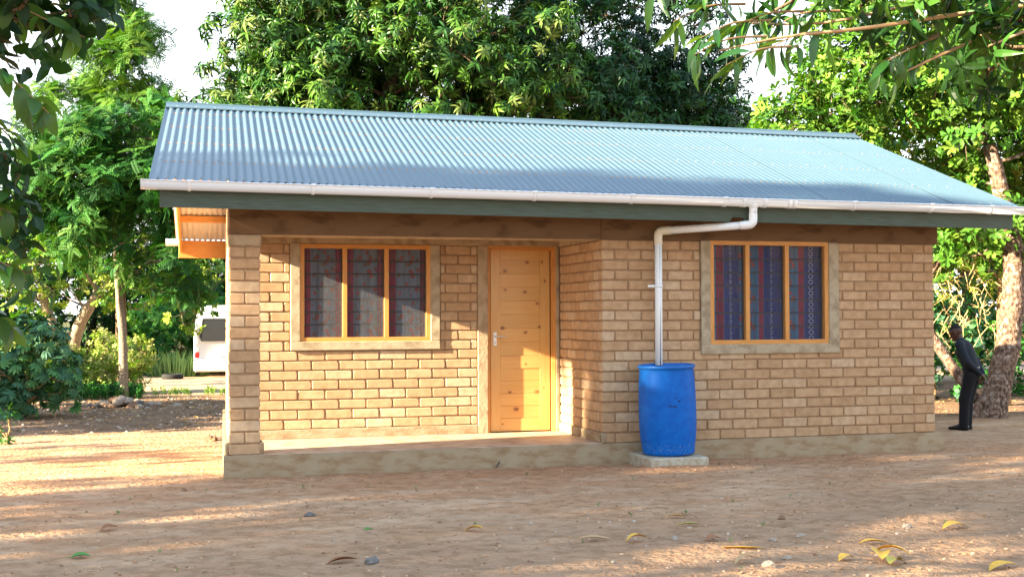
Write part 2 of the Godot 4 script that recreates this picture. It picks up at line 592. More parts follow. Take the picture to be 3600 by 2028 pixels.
func build_ground() -> void:
	var xs := axis_steps(-4.5, 14.0, 0.055, 500.0)
	var zs := axis_steps(-8.5, 6.2, 0.038, 700.0)
	var v := PackedVector3Array()
	var c := PackedColorArray()
	var nx := xs.size()
	for z in zs:
		for x in xs:
			v.append(Vector3(x, ground_height(x, z), z))
			var a := fn.get_noise_2d(x * 0.55 + 11.0, z * 1.5)
			var b := fn.get_noise_2d(x * 1.7 + 31.0, z * 4.4)
			var d := fn.get_noise_2d(x * 0.8 + 71.0, z * 0.9)
			var col := Color(0.45, 0.258, 0.143)
			col = col.lerp(Color(0.52, 0.34, 0.21), clampf(0.3 + a * 1.4 + b * 0.9, 0.0, 1.0))
			# greyer, darker earth in front, redder loose soil by the drum, leaf litter and berm shade under the trees
			var grey := clampf(smoothstep(2.2, 4.6, z + 0.18 * x - 0.5) + 0.7 * d + 0.35 * b, 0.0, 1.0) * smoothstep(1.8, 2.8, z)
			col = col.lerp(Color(0.36, 0.222, 0.132), grey * 0.85)
			var red := exp(-pow((x - 4.2) / 1.6, 2.0) - pow((z - 0.5) / 0.45, 2.0)) * clampf(0.65 + b, 0.0, 1.0)
			col = col.lerp(Color(0.40, 0.20, 0.105), red * 0.8)
			var litter_and_shade := clampf(smoothstep(-6.2, -8.2, z + 0.5 * a) * smoothstep(7.0, 9.0, x) + smoothstep(-8.6, -9.4, z + 0.3 * b) * smoothstep(-18.0, -16.0, z) * smoothstep(2.5, 1.2, x), 0.0, 1.0)
			col = col.lerp(Color(0.24, 0.15, 0.092) * (1.0 + 0.5 * b), litter_and_shade)  # brown litter; on the berm mostly shade put into the colour
			var road := smoothstep(-18.5, -19.5, z) * smoothstep(-29.0, -27.5, z)
			col = col.lerp(Color(0.50, 0.36, 0.24), road)
			var wild := smoothstep(-28.5, -30.0, z)
			col = col.lerp(Color(0.13, 0.13, 0.055), wild)
			c.append(col)
	var idx := PackedInt32Array()
	for j in zs.size() - 1:
		for i in nx - 1:
			var p := j * nx + i
			idx.append_array([p, p + 1, p + nx + 1, p, p + nx + 1, p + nx])
	var arr := []
	arr.resize(Mesh.ARRAY_MAX)
	arr[Mesh.ARRAY_VERTEX] = v
	arr[Mesh.ARRAY_COLOR] = c
	arr[Mesh.ARRAY_INDEX] = idx
	var st := SurfaceTool.new()
	st.create_from_arrays(arr)
	st.generate_normals()
	var o := part("ground", st.commit(), M.soil, self)
	o.set_meta("kind", "structure")


func axis_steps(a: float, b: float, step: float, far: float) -> PackedFloat32Array:
	var out := PackedFloat32Array()
	var left := []
	var d := step
	var x := a
	while x > a - far:
		d *= 1.22
		x -= d
		left.append(x)
	left.reverse()
	out.append_array(PackedFloat32Array(left))
	var n := int((b - a) / step)
	for i in n + 1:
		out.append(a + (b - a) * i / n)
	d = step
	x = b
	while x < b + far:
		d *= 1.22
		x += d
		out.append(x)
	return out


# ------------------------------------------------------------------ bricks
func brick_mesh(w: float, h: float, d: float, variant: int) -> ArrayMesh:
	var key := "%d_%d_%d_%d" % [roundi(w * 200), roundi(h * 500), roundi(d * 100), variant]
	if brick_cache.has(key):
		return brick_cache[key]
	var st := begin()
	add_brick(st, Transform3D(), w, h, d, hash(key))
	st.generate_normals()
	var m := st.commit()
	brick_cache[key] = m
	return m


# one rounded, slightly irregular moulded block: front face at z = 0, body behind it
func add_brick(st: SurfaceTool, xf: Transform3D, w: float, h: float, d: float, sd: int) -> void:
	var r := RandomNumberGenerator.new()
	r.seed = sd
	var cut := r.randf_range(0.007, 0.013)
	var rings := []
	var shape := [[0.0, -d], [0.0, -0.008], [0.006, 0.0]]
	var jit := []
	for k in 8:
		jit.append(Vector2(r.randf_range(-0.002, 0.002), r.randf_range(-0.0025, 0.0015)))
	for s in shape:
		var x: float = w * 0.5 - s[0]
		var y: float = h * 0.5 - s[0]
		var base := [Vector2(x - cut, -y), Vector2(x, -y + cut), Vector2(x, y - cut), Vector2(x - cut, y), Vector2(-x + cut, y), Vector2(-x, y - cut), Vector2(-x, -y + cut), Vector2(-x + cut, -y)]
		var ring := []
		for k in 8:
			var q: Vector2 = base[k] + jit[k]
			ring.append(xf * Vector3(q.x, q.y, s[1] + (r.randf_range(-0.0008, 0.0004) if s[1] == 0.0 else 0.0)))
		rings.append(ring)
	for i in 2:
		for k in 8:
			var k2 := (k + 1) % 8
			quad(st, rings[i][k], rings[i][k2], rings[i + 1][k2], rings[i + 1][k])
	var mid := xf * Vector3(r.randf_range(-0.3, 0.3) * w * 0.5, r.randf_range(-0.01, 0.01), r.randf_range(-0.0004, 0.0006))
	for k in 8:
		tri(st, rings[2][k], rings[2][(k + 1) % 8], mid)


# courses of blocks in the wall's own axes (x along, y up, z out); holes are rects the blocks keep out of. Whole blocks become parts, cut ones one joined part.
func lay(wall: Node3D, x0: float, x1: float, y0: float, h: float, courses: int, joint: float, holes: Array, single := true, depth := 0.1) -> void:
	var cut := []
	for i in 6:
		cut.append(begin())
	var any := false
	for c in courses:
		var y := y0 + c * h
		var first := joint + (PITCH * 0.5 if c % 2 else 0.0)
		var x := first + ceilf((x0 - first) / PITCH - 1.0001) * PITCH
		while x < x1 - 0.02:
			var spans := [Vector2(maxf(x, x0), minf(x + PITCH, x1))]
			for hole: Rect2 in holes:
				if y + h * 0.5 < hole.position.y or y + h * 0.5 > hole.end.y:
					continue
				var kept := []
				for s in spans:
					if hole.position.x > s.x:
						kept.append(Vector2(s.x, minf(s.y, hole.position.x)))
					if hole.end.x < s.y:
						kept.append(Vector2(maxf(s.x, hole.end.x), s.y))
				spans = kept
			for s in spans:
				var w: float = s.y - s.x - rng.randf_range(0.010, 0.014)
				if w < 0.03:
					continue
				var bh := h - rng.randf_range(0.011, 0.015)
				var at := Vector3((s.x + s.y) * 0.5 + rng.randf_range(-0.003, 0.003), y + h * 0.5 + 0.004 * fn.get_noise_2d(s.x * 1.4, c * 5.0) + rng.randf_range(-0.0015, 0.0015), rng.randf_range(-0.003, 0.003))
				var tilt := Basis.from_euler(Vector3(0, 0, rng.randf_range(-0.008, 0.008)))
				var tone: int = [0, 0, 1, 1, 2, 2, 3, 4, 4, 5][rng.randi() % 10]
				if single and w > 0.24:
					var b := part("brick", brick_mesh(0.283, 0.092, depth, rng.randi() % 6), M["soil_brick_%d" % tone], wall)
					b.transform = Transform3D(tilt.scaled_local(Vector3(w / 0.283, bh / 0.092, 1.0)), at)
				else:
					any = true
					add_brick(cut[tone], Transform3D(tilt, at), w, bh, depth, rng.randi())
			x += PITCH
	if any:
		var mesh := ArrayMesh.new()
		var used := []
		for i in 6:
			cut[i].generate_normals()
			var before := mesh.get_surface_count()
			cut[i].commit(mesh)
			if mesh.get_surface_count() > before:
				used.append(i)
		for k in used.size():
			mesh.surface_set_material(k, M["soil_brick_%d" % used[k]])
		part("cut_bricks", mesh, null, wall).set_meta("kind", "stuff")


# ------------------------------------------------------------------ house
func roof_y(x: float, s: float) -> float:      # s: 0 at the front eave, 1 at the ridge, 2 at the rear eave
	var ridge := 3.80 - 0.0044 * (x + 0.56)
	if s <= 1.0:
		return lerpf(2.546 - 0.0063 * (x + 0.71), ridge, s)
	return lerpf(ridge, 2.44 - 0.005 * (x + 0.4), s - 1.0)


func roof_z(s: float) -> float:
	return lerpf(0.535, -3.03, s) if s <= 1.0 else lerpf(-3.03, -6.58, s - 1.0)


func build_house() -> void:
	var house := thing("brick_house", "small single-storey house of tan soil bricks with blue-grey corrugated roof and veranda", "house")
	build_walls(house)
	build_roof(house)
	build_gutter(house)
	var left := window(house, Vector3(0.815, 1.045, BACK), 1.43, 1.052, [0.459, 0.917], 0)
	var right := window(house, Vector3(4.972, 1.005, 0.0), 1.402, 1.10, [0.415, 0.883], 1)
	build_door(house)


func build_walls(house: Node3D) -> void:
	var st := begin()
	prism(st, PackedVector2Array([Vector2(-0.052, 0.04), Vector2(0.222, -6.12), Vector2(8.05, -6.12), Vector2(7.79, 0.03)]), -0.8, -0.012)
	prism(st, PackedVector2Array([Vector2(-0.042, 0.028), Vector2(0.23, -6.11), Vector2(8.04, -6.11), Vector2(7.78, 0.018)]), -0.012, 0.0)
	commit(st, "plinth", M.plinth_concrete, house)
	box_part("veranda_floor", Vector3(0.03, -0.02, BACK), Vector3(RETURN_X, 0.006, 0.012), 0.003, M.floor_cement, house)
	# front wall of the right-hand room
	var fw := begin()
	var z0 := -0.15
	var z1 := -0.015
	box(fw, Vector3(RETURN_X + 0.012, 0.0, z0), Vector3(END_X - 0.012, 1.005, z1), 0)
	box(fw, Vector3(RETURN_X + 0.012, 1.005, z0), Vector3(4.972, 2.1, z1), 0)
	box(fw, Vector3(6.374, 1.005, z0), Vector3(END_X - 0.012, 2.1, z1), 0)
	var front := commit(fw, "front_wall", M.mortar, house)
	lay(front, RETURN_X, END_X, 0.0, COURSE, 20, END_X - 0.2755 - PITCH * 20, [Rect2(4.864, 0.90, 1.636, 1.3)])
	# plaster band round its window
	var ws := begin()
	frame(ws, Rect2(4.864, 0.90, 1.636, 1.2), Rect2(4.972, 1.005, 1.402, 1.095), -0.10, 0.028)
	commit(ws, "window_surround", M.sill_plaster, house)
	# veranda's back wall
	var bw := begin()
	var b0 := BACK - 0.15
	var b1 := BACK - 0.015
	box(bw, Vector3(0.065, 0.0, b0), Vector3(0.815, 2.1, b1), 0)
	box(bw, Vector3(0.815, 0.0, b0), Vector3(2.245, 1.045, b1), 0)
	box(bw, Vector3(2.245, 0.0, b0), Vector3(2.902, 2.1, b1), 0)
	box(bw, Vector3(3.706, 0.0, b0), Vector3(RETURN_X + 0.15, 2.1, b1), 0)
	var back := commit(bw, "veranda_wall", M.mortar, house)
	lay_at(back, BACK, 0.063, 2.786, COURSE, COURSE, 19, 0.643 - PITCH * 4, [Rect2(0.71, 0.95, 1.641, 1.3)])
	var bs := begin()
	frame(bs, Rect2(0.71, 0.95, 1.641, 1.15), Rect2(0.815, 1.045, 1.43, 1.055), BACK - 0.10, BACK + 0.028)
	commit(bs, "window_surround", M.sill_plaster, house)
	var jb := begin()
	box(jb, Vector3(2.786, 0.006, b0), Vector3(2.902, 2.1, BACK + 0.012), 0.006)
	box(jb, Vector3(3.706, 0.006, b0), Vector3(RETURN_X - 0.004, 2.1, BACK + 0.004), 0.006)
	commit(jb, "door_surround", M.plaster, house)
	var sk := begin()
	box(sk, Vector3(0.065, 0.006, BACK - 0.02), Vector3(2.782, COURSE, BACK + 0.012), 0.005)
	box(sk, Vector3(RETURN_X - 0.014, 0.006, BACK), Vector3(RETURN_X + 0.02, COURSE, 0.008), 0.006)
	box(sk, Vector3(RETURN_X - 0.014, 0.004, -0.02), Vector3(RETURN_X + 0.045, COURSE - 0.006, 0.014), 0.006)
	box(sk, Vector3(0.285, 0.006, -0.30), Vector3(0.328, 0.118, 0.008), 0.01)
	box(sk, Vector3(-0.03, 0.006, -0.30), Vector3(0.01, 0.108, -0.03), 0.01)
	commit(sk, "skirting", M.plinth_concrete, house)
	# return wall, seen at a slant: its blocks are one joined part
	var rw := box_part("return_wall", Vector3(BACK, 0.0, -0.15), Vector3(-0.02, 2.098, -0.014), 0, M.mortar, house)
	rw.position = Vector3(RETURN_X, 0, 0)
	rw.rotation.y = -PI / 2
	lay(rw, BACK, -0.10, COURSE, COURSE, 19, -0.10 - PITCH * 5, [], false)
	# pillar
	var pl := box_part("veranda_pillar", Vector3(0.012, 0.0, -0.283), Vector3(0.283, 2.1, -0.012), 0, M.mortar, house)
	var ph := 1.986 / 18.0
	for c in 18:
		var halves := c % 2 == 1
		for k in (2 if halves else 1):
			var w := 0.141 if halves else 0.288
			var d := 0.291 if halves else 0.142
			var b := part("brick", brick_mesh(w, ph - 0.014, d, rng.randi() % 4), M["soil_brick_%d" % (rng.randi() % 6)], pl)
			b.position = Vector3(0.1475 if not halves else 0.0735 + 0.148 * k, (c + 0.5) * ph, rng.randf_range(-0.002, 0.002))
			if not halves:
				var b2 := part("brick", brick_mesh(w, ph - 0.014, d, 5), M["soil_brick_%d" % (rng.randi() % 6)], pl)
				b2.position = b.position + Vector3(0, 0, -0.15)
	box_part("pillar_cap", Vector3(-0.006, 1.986, -0.30), Vector3(0.301, 2.1, 0.006), 0.012, M.plaster, pl)
	# ring beam
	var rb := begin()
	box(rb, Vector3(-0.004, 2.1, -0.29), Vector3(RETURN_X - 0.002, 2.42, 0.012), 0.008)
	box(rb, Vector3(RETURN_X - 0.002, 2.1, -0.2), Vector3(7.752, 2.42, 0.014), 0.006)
	commit(rb, "ring_beam", M.shaded_beam_plaster, house)
	rb = begin()
	box(rb, Vector3(0.30, 2.096, -0.286), Vector3(RETURN_X - 0.012, 2.1, 0.0), 0.001)  # added soffit plate, paler than the beam's shade-darkened face
	box(rb, Vector3(0.065, 2.1, BACK - 0.2), Vector3(RETURN_X, 2.44, BACK + 0.006), 0.006)
	box(rb, Vector3(RETURN_X - 0.01, 2.1, BACK + 0.006), Vector3(RETURN_X + 0.2, 2.44, -0.292), 0.004)
	prism(rb, PackedVector2Array([Vector2(0.012, -0.29), Vector2(0.063, BACK + 0.006), Vector2(0.30, BACK + 0.006), Vector2(0.29, -0.29)]), 2.1, 2.44)
	commit(rb, "veranda_lintel", M.plaster, house)
	# left gable wall (its face toward the sun), with its own courses and the raked plaster above them
	var gw := begin()
	gable(gw, 0.012, BACK, -6.0, -0.15, 0)
	var g := commit(gw, "gable_wall", M.mortar, house)
	var gb := begin()
	for c in 20:
		var z := -5.98 + (PITCH * 0.5 if c % 2 else 0.0)
		while z < BACK - PITCH + 0.02:
			var zz := z + PITCH * 0.5
			add_brick(gb, Transform3D(Basis(Vector3.UP, -PI / 2 + 0.045), Vector3(-SKEW * zz, (c + 0.5) * COURSE, zz)), 0.283, 0.092, 0.1, rng.randi())
			z += PITCH
	gb.generate_normals()
	part("gable_bricks", gb.commit(), M.soil_brick_1, g).set_meta("kind", "stuff")
	var gt := begin()
	prism(gt, PackedVector2Array([Vector2(0.04, BACK - 0.02), Vector2(0.26, -6.0), Vector2(0.46, -6.0), Vector2(0.24, BACK - 0.02)]), 2.1, 2.44)
	rake(gt, 0.0, 0.19)
	commit(gt, "gable_top", M.plaster, house)
	var eg := begin()
	prism(eg, PackedVector2Array([Vector2(7.58, -0.15), Vector2(7.84, -5.85), Vector2(7.98, -5.85), Vector2(7.70, -0.15)]), 0.0, 2.43)
	rake(eg, 7.56, 7.70)
	prism(eg, PackedVector2Array([Vector2(0.26, -5.85), Vector2(0.265, -6.0), Vector2(7.98, -6.0), Vector2(7.98, -5.85)]), 0.0, 2.43)
	commit(eg, "rear_wall", M.soil_brick_2, house)
	# rooms: floor, partition and ceiling close them against the light
	var rm := begin()
	box(rm, Vector3(0.45, 0.002, -5.84), Vector3(7.7, 0.012, BACK - 0.16), 0)
	box(rm, Vector3(RETURN_X + 0.16, 0.002, BACK - 0.16), Vector3(7.55, 0.012, -0.16), 0)
	box(rm, Vector3(0.30, 2.445, -5.9), Vector3(7.6, 2.465, -0.20), 0)
	box(rm, Vector3(RETURN_X + 0.155, 0.012, -5.84), Vector3(RETURN_X + 0.25, 2.44, BACK - 0.2), 0)
	commit(rm, "room_lining", M.room_wall, house)


func lay_at(wall: Node3D, z: float, x0: float, x1: float, y0: float, h: float, courses: int, joint: float, holes: Array) -> void:
	var before := wall.get_child_count()
	lay(wall, x0, x1, y0, h, courses, joint, holes)
	for i in range(before, wall.get_child_count()):
		(wall.get_child(i) as Node3D).position.z += z


func frame(st: SurfaceTool, outer: Rect2, inner: Rect2, z0: float, z1: float) -> void:
	box(st, Vector3(outer.position.x, outer.position.y, z0), Vector3(outer.end.x, inner.position.y, z1), 0.007)
	box(st, Vector3(outer.position.x, inner.position.y - 0.002, z0), Vector3(inner.position.x, outer.end.y, z1 - 0.001), 0.007)
	box(st, Vector3(inner.end.x, inner.position.y - 0.002, z0), Vector3(outer.end.x, outer.end.y, z1 - 0.001), 0.007)


func gable(st: SurfaceTool, inset: float, za: float, zb: float, thick: float, _k: int) -> void:
	prism(st, PackedVector2Array([Vector2(-SKEW * za + inset, za), Vector2(-SKEW * zb + inset, zb), Vector2(-SKEW * zb + 0.16, zb), Vector2(-SKEW * za + 0.16, za)]), 0.0, 2.1)


# the three-cornered top of an end wall under the roof
func rake(st: SurfaceTool, xa: float, xb: float) -> void:
	var za := -0.3
	var zb := -5.95
	var ya := 2.43
	var top := roof_y(xa, 1.0) - 0.12
	var f := []
	for x in [xa, xb]:
		f.append([Vector3(x - SKEW * za, ya, za), Vector3(x - SKEW * zb, ya, zb), Vector3(x + 0.136, top, -3.03)])
	tri(st, f[0][0], f[0][2], f[0][1])
	tri(st, f[1][0], f[1][1], f[1][2])
	for k in 3:
		var n := (k + 1) % 3
		quad(st, f[0][k], f[0][n], f[1][n], f[1][k])


func corrugated(i: int, s0: float, s1: float, steps: int) -> ArrayMesh:
	var w := 0.7555
	var x0 := -0.71 + i * w
	var st := begin(true)
	var under := begin(true)
	var cols := 88
	var wig := rng.randf_range(-0.006, 0.006)
	var lift := 0.0015 + 0.0016 * (i % 2)
	for layer in 2:
		var t := st if layer == 0 else under
		var off := lift if layer == 0 else lift - 0.0012
		var rows := []
		for j in steps + 1:
			var s := lerpf(s0, s1, float(j) / steps)
			var row := []
			for k in cols + 1:
				var u := float(k) / cols * 1.1
				var x := x0 + u * w - 0.02
				var y := roof_y(x, s) + 0.0092 * cos(TAU * u * 10.0) + off + 0.0015 * fn.get_noise_2d(x * 1.3, s * 5.0)
				var z := roof_z(s) + (wig if j == 0 and s0 == 0.0 else 0.0)
				row.append(Vector3(x + 0.154 * s, y, z))
			rows.append(row)
		for j in steps:
			for k in cols:
				var a: Vector3 = rows[j][k]
				var b: Vector3 = rows[j][k + 1]
				var c: Vector3 = rows[j + 1][k + 1]
				var d: Vector3 = rows[j + 1][k]
				if layer == 0:
					quad(t, a, b, c, d)
				else:
					quad(t, a, d, c, b)
	var mesh := ArrayMesh.new()
	st.generate_normals()
	under.generate_normals()
	st.commit(mesh)
	under.commit(mesh)
	mesh.surface_set_material(0, M.roof_paint)
	mesh.surface_set_material(1, M.roof_underside)
	return mesh


func build_roof(house: Node3D) -> void:
	var roof := Node3D.new()
	roof.name = "roof"
	house.add_child(roof)
	for i in 12:
		part("roof_sheet", corrugated(i, 0.0, 0.997, 5), null, roof)
		part("roof_sheet", corrugated(i, 1.003, 2.0, 3), null, roof)
	# ridge capping in three lengths: a rolled top and two folded wings
	for k in 3:
		var xa := -0.73 + k * 3.04
		var xb := xa + 3.07
		var st := begin()
		var sec := [[-0.165, -0.052], [-0.167, -0.062], [-0.163, -0.050], [-0.035, 0.008], [-0.030, 0.020], [-0.018, 0.030], [0.0, 0.033], [0.018, 0.030], [0.030, 0.020], [0.035, 0.008], [0.163, -0.058], [0.167, -0.068]]
		for j in sec.size() - 1:
			var p: Array = sec[j]
			var q: Array = sec[j + 1]
			var up := 0.016 + 0.002 * k
			quad(st, Vector3(xa + 0.154, roof_y(xa, 1.0) + p[1] + up, -3.03 - p[0]), Vector3(xa + 0.154, roof_y(xa, 1.0) + q[1] + up, -3.03 - q[0]), Vector3(xb + 0.154, roof_y(xb, 1.0) + q[1] + up, -3.03 - q[0]), Vector3(xb + 0.154, roof_y(xb, 1.0) + p[1] + up, -3.03 - p[0]))
		commit(st, "ridge_cap", M.roof_paint, roof)
	# fixing screws, hundreds of a few millimetres: one joined part
	var sc := begin(true)
	for row in [[0.018, 2], [0.22, 3], [0.45, 3], [0.68, 3], [0.9, 4]]:
		var k := 1
		while k < 119:
			var u := k * 0.07555
			var x := -0.71 - 0.02 + u
			var s: float = row[0] + rng.randf_range(-0.004, 0.004)
			lathe(sc, [Vector2(0.009, 0.0), Vector2(0.008, 0.003), Vector2(0.005, 0.004), Vector2(0.005, 0.007), Vector2(0.0, 0.008)], 6, Vector3(x + 0.154 * s, roof_y(x, s) + 0.0115, roof_z(s)))
			k += row[1] + (1 if rng.randf() < 0.25 else 0)
	for k in 42:
		var x := -0.6 + k * 0.216
		lathe(sc, [Vector2(0.009, 0.0), Vector2(0.008, 0.003), Vector2(0.005, 0.007), Vector2(0.0, 0.008)], 6, Vector3(x + 0.154, roof_y(x, 1.0) - 0.022, -3.03 + 0.13))
	sc.generate_normals()
	part("roof_screws", sc.commit(), M.screw_metal, roof).set_meta("kind", "stuff")
	# purlins and rafters under the sheets
	for s in [0.22, 0.45, 0.68, 0.9, 1.1, 1.32, 1.55, 1.78]:
		var st := begin()
		var x0 := -0.66
		var x1 := 8.3
		var z := roof_z(s)
		var a := Vector3(x0 + 0.154 * s, roof_y(x0, s) - 0.058, z)
		var b := Vector3(x1 + 0.154 * s, roof_y(x1, s) - 0.058, z)
		bar(st, a, b, 0.075, 0.09)
		commit(st, "purlin", M.pine_across, roof)
	for xo in [-0.655, 8.29]:
		for side in 2:
			var x: float = xo + (0.05 if side == 0 and xo < 0.0 else 0.0)
			var st := begin()
			var sa := 0.05 if side == 0 else 1.99
			var a := Vector3(x + 0.154 * sa, roof_y(x, sa) - 0.118, roof_z(sa))
			var b := Vector3(x + 0.154, roof_y(x, 1.0) - 0.118, -3.03)
			bar(st, a, b, 0.03, 0.2)
			commit(st, "barge_board", M.pine_across, roof)
	# rear fascia (bare pine inside) and the front fascia (painted), notched for the downpipe
	var rf := begin()
	box(rf, Vector3(-0.385, 2.17, -6.53), Vector3(8.62, 2.425, -6.502), 0.003)
	commit(rf, "rear_fascia", M.pine_across, roof)
	var ff := begin()
	slab(ff, PackedVector2Array([Vector2(-0.637, 2.303), Vector2(4.96, 2.267), Vector2(5.0, 2.315), Vector2(5.115, 2.312), Vector2(5.13, 2.266), Vector2(8.367, 2.246), Vector2(8.367, 2.455), Vector2(-0.637, 2.52)]), 0.472, 0.5)
	commit(ff, "fascia", M.fascia_paint, roof)
	var rp := begin()
	var ga := Vector3(-0.56, 2.40, -6.62)
	tube(rp, [ga, ga + Vector3(9.3, -0.04, 0)], [0.052, 0.052], 14)
	tube(rp, [ga + Vector3(-0.004, 0, 0), ga + Vector3(0.03, 0, 0)], [0.056, 0.056], 14)
	commit(rp, "rear_gutter", M.gutter_plastic, roof)


# a square timber between two points, upright section
func bar(st: SurfaceTool, a: Vector3, b: Vector3, w: float, h: float) -> void:
	var d := (b - a).normalized()
	var side := d.cross(Vector3.UP).normalized()
	var up := side.cross(d)
	box(st, Vector3(0, -h * 0.5, -w * 0.5), Vector3((b - a).length(), h * 0.5, w * 0.5), 0.003, Transform3D(Basis(d, up, side), a))


func gutter_y(x: float) -> float:
	return 2.527 - 0.0058 * (x + 0.8)


func gutter_band(st: SurfaceTool, xa: float, xb: float, grow: float, from_deg := 0.0, to_deg := 180.0) -> void:
	var zc := 0.572
	var sec := []
	for k in 15:
		var a := deg_to_rad(lerpf(from_deg, to_deg, k / 14.0))
		sec.append(Vector2(zc + (0.056 + grow) * cos(a), -(0.077 + grow) * sin(a)))
	var inner := []
	for k in 15:
		var a := deg_to_rad(lerpf(to_deg, from_deg, k / 14.0))
		inner.append(Vector2(zc + (0.053 + minf(grow, 0.0)) * cos(a), -(0.074 + minf(grow, 0.0)) * sin(a)))
	sec.append_array(inner)
	var n := sec.size()
	for i in n:
		var p: Vector2 = sec[i]
		var q: Vector2 = sec[(i + 1) % n]
		quad(st, Vector3(xa, gutter_y(xa) + p.y, p.x), Vector3(xa, gutter_y(xa) + q.y, q.x), Vector3(xb, gutter_y(xb) + q.y, q.x), Vector3(xb, gutter_y(xb) + p.y, p.x))
	for x in [xa, xb]:
		for i in 14:
			var a: Vector2 = sec[i]
			var b: Vector2 = sec[i + 1]
			var c: Vector2 = sec[n - 2 - i]
			var d: Vector2 = sec[n - 1 - i]
			var q := [Vector3(x, gutter_y(x) + a.y, a.x), Vector3(x, gutter_y(x) + b.y, b.x), Vector3(x, gutter_y(x) + c.y, c.x), Vector3(x, gutter_y(x) + d.y, d.x)]
			if x == xb:
				quad(st, q[3], q[2], q[1], q[0])
			else:
				quad(st, q[0], q[1], q[2], q[3])


func build_gutter(house: Node3D) -> void:
	var g := Node3D.new()
	g.name = "gutter"
	house.add_child(g)
	var st := begin(true)
	st.set_smooth_group(0)
	gutter_band(st, -0.80, 8.62, 0.0)
	commit(st, "channel", M.gutter_plastic, g)
	var lip := begin(true)
	tube(lip, [Vector3(-0.80, gutter_y(-0.8) + 0.002, 0.63), Vector3(8.62, gutter_y(8.62) + 0.002, 0.63)], [0.0075, 0.0075], 10)
	commit(lip, "rolled_edge", M.gutter_plastic, g)
	var cap := begin()
	var fan := []
	for k in 15:
		var a := PI * k / 14.0
		fan.append(Vector3(-0.795, gutter_y(-0.8) - 0.077 * sin(a), 0.572 + 0.056 * cos(a)))
	for k in 13:
		tri(cap, fan[0], fan[k + 1], fan[k + 2])
	commit(cap, "end_cap", M.gutter_plastic, g)
	for x in [-0.381, 0.722, 1.833, 2.852, 3.858, 4.867, 6.341, 7.271, 8.012]:
		var b := begin(true)
		gutter_band(b, x - 0.014, x + 0.014, 0.007)
		box(b, Vector3(x - 0.022, gutter_y(x) - 0.006, 0.610), Vector3(x + 0.022, gutter_y(x) + 0.014, 0.644), 0.003)
		commit(b, "bracket", M.gutter_plastic, g)
	for x in [5.08, 5.31, 5.585, 5.645]:
		var b := begin(true)
		gutter_band(b, x - 0.022, x + 0.022, 0.006)
		commit(b, "joint_band", M.gutter_plastic, g)
	var oy := gutter_y(5.195) - 0.07
	# downpipe: outlet, swan-neck under the eave, drop into the drum
	var pipe := Node3D.new()
	pipe.name = "downpipe"
	house.add_child(pipe)
	var a := Vector3(5.195, oy, 0.575)
	var b := Vector3(5.19, 2.236, 0.575)
	var c := Vector3(4.335, 2.186, 0.125)
	var d := Vector3(4.335, 0.80, 0.125)
	var out := begin(true)
	lathe(out, [Vector2(0.046, 0.0), Vector2(0.046, -0.045), Vector2(0.044, -0.047), Vector2(0.042, -0.05)], 20, Vector3(5.193, oy + 0.03, 0.575))
	tube(out, [a + Vector3(0, 0.03, 0), b + Vector3(0, 0.09, 0)], [0.041, 0.041], 20)
	commit(out, "outlet", M.pipe_plastic, pipe)
	var dir := (c - b).normalized()
	var e1 := begin(true)
	tube(e1, smooth_path([b + Vector3(0, 0.11, 0), b + Vector3(0, 0.04, 0), b + Vector3(-0.004, 0.012, 0) + dir * 0.012, b + dir * 0.045, b + dir * 0.13], 5), filled(0.044, 21), 20)
	commit(e1, "elbow", M.pipe_plastic, pipe)
	var run := begin(true)
	tube(run, [b + dir * 0.11, c - dir * 0.10], [0.039, 0.039], 20)
	commit(run, "pipe", M.pipe_plastic, pipe)
	var e2 := begin(true)
	tube(e2, smooth_path([c - dir * 0.13, c - dir * 0.05, c - dir * 0.012 + Vector3(0, -0.012, 0), c + Vector3(0, -0.05, 0), c + Vector3(0, -0.135, 0)], 5), filled(0.044, 21), 20)
	commit(e2, "elbow", M.pipe_joint_plastic, pipe)
	var drop := begin(true)
	tube(drop, [c + Vector3(0, -0.12, 0), d], [0.039, 0.039], 20)
	commit(drop, "pipe", M.pipe_plastic, pipe)
	var clip := begin(true)
	lathe(clip, [Vector2(0.04, -0.012), Vector2(0.045, -0.012), Vector2(0.045, 0.012), Vector2(0.04, 0.012)], 20, Vector3(4.335, 1.616, 0.125))
	box(clip, Vector3(4.225, 1.606, 0.119), Vector3(4.30, 1.626, 0.125), 0.002)
	box(clip, Vector3(4.29, 1.600, 0.0), Vector3(4.31, 1.632, 0.09), 0.002)
	box(clip, Vector3(4.218, 1.603, 0.112), Vector3(4.236, 1.629, 0.128), 0.005)
	commit(clip, "pipe_clip", M.gutter_plastic, pipe)


func filled(v: float, n: int) -> Array:
	var a := []
	a.resize(n)
	a.fill(v)
	return a


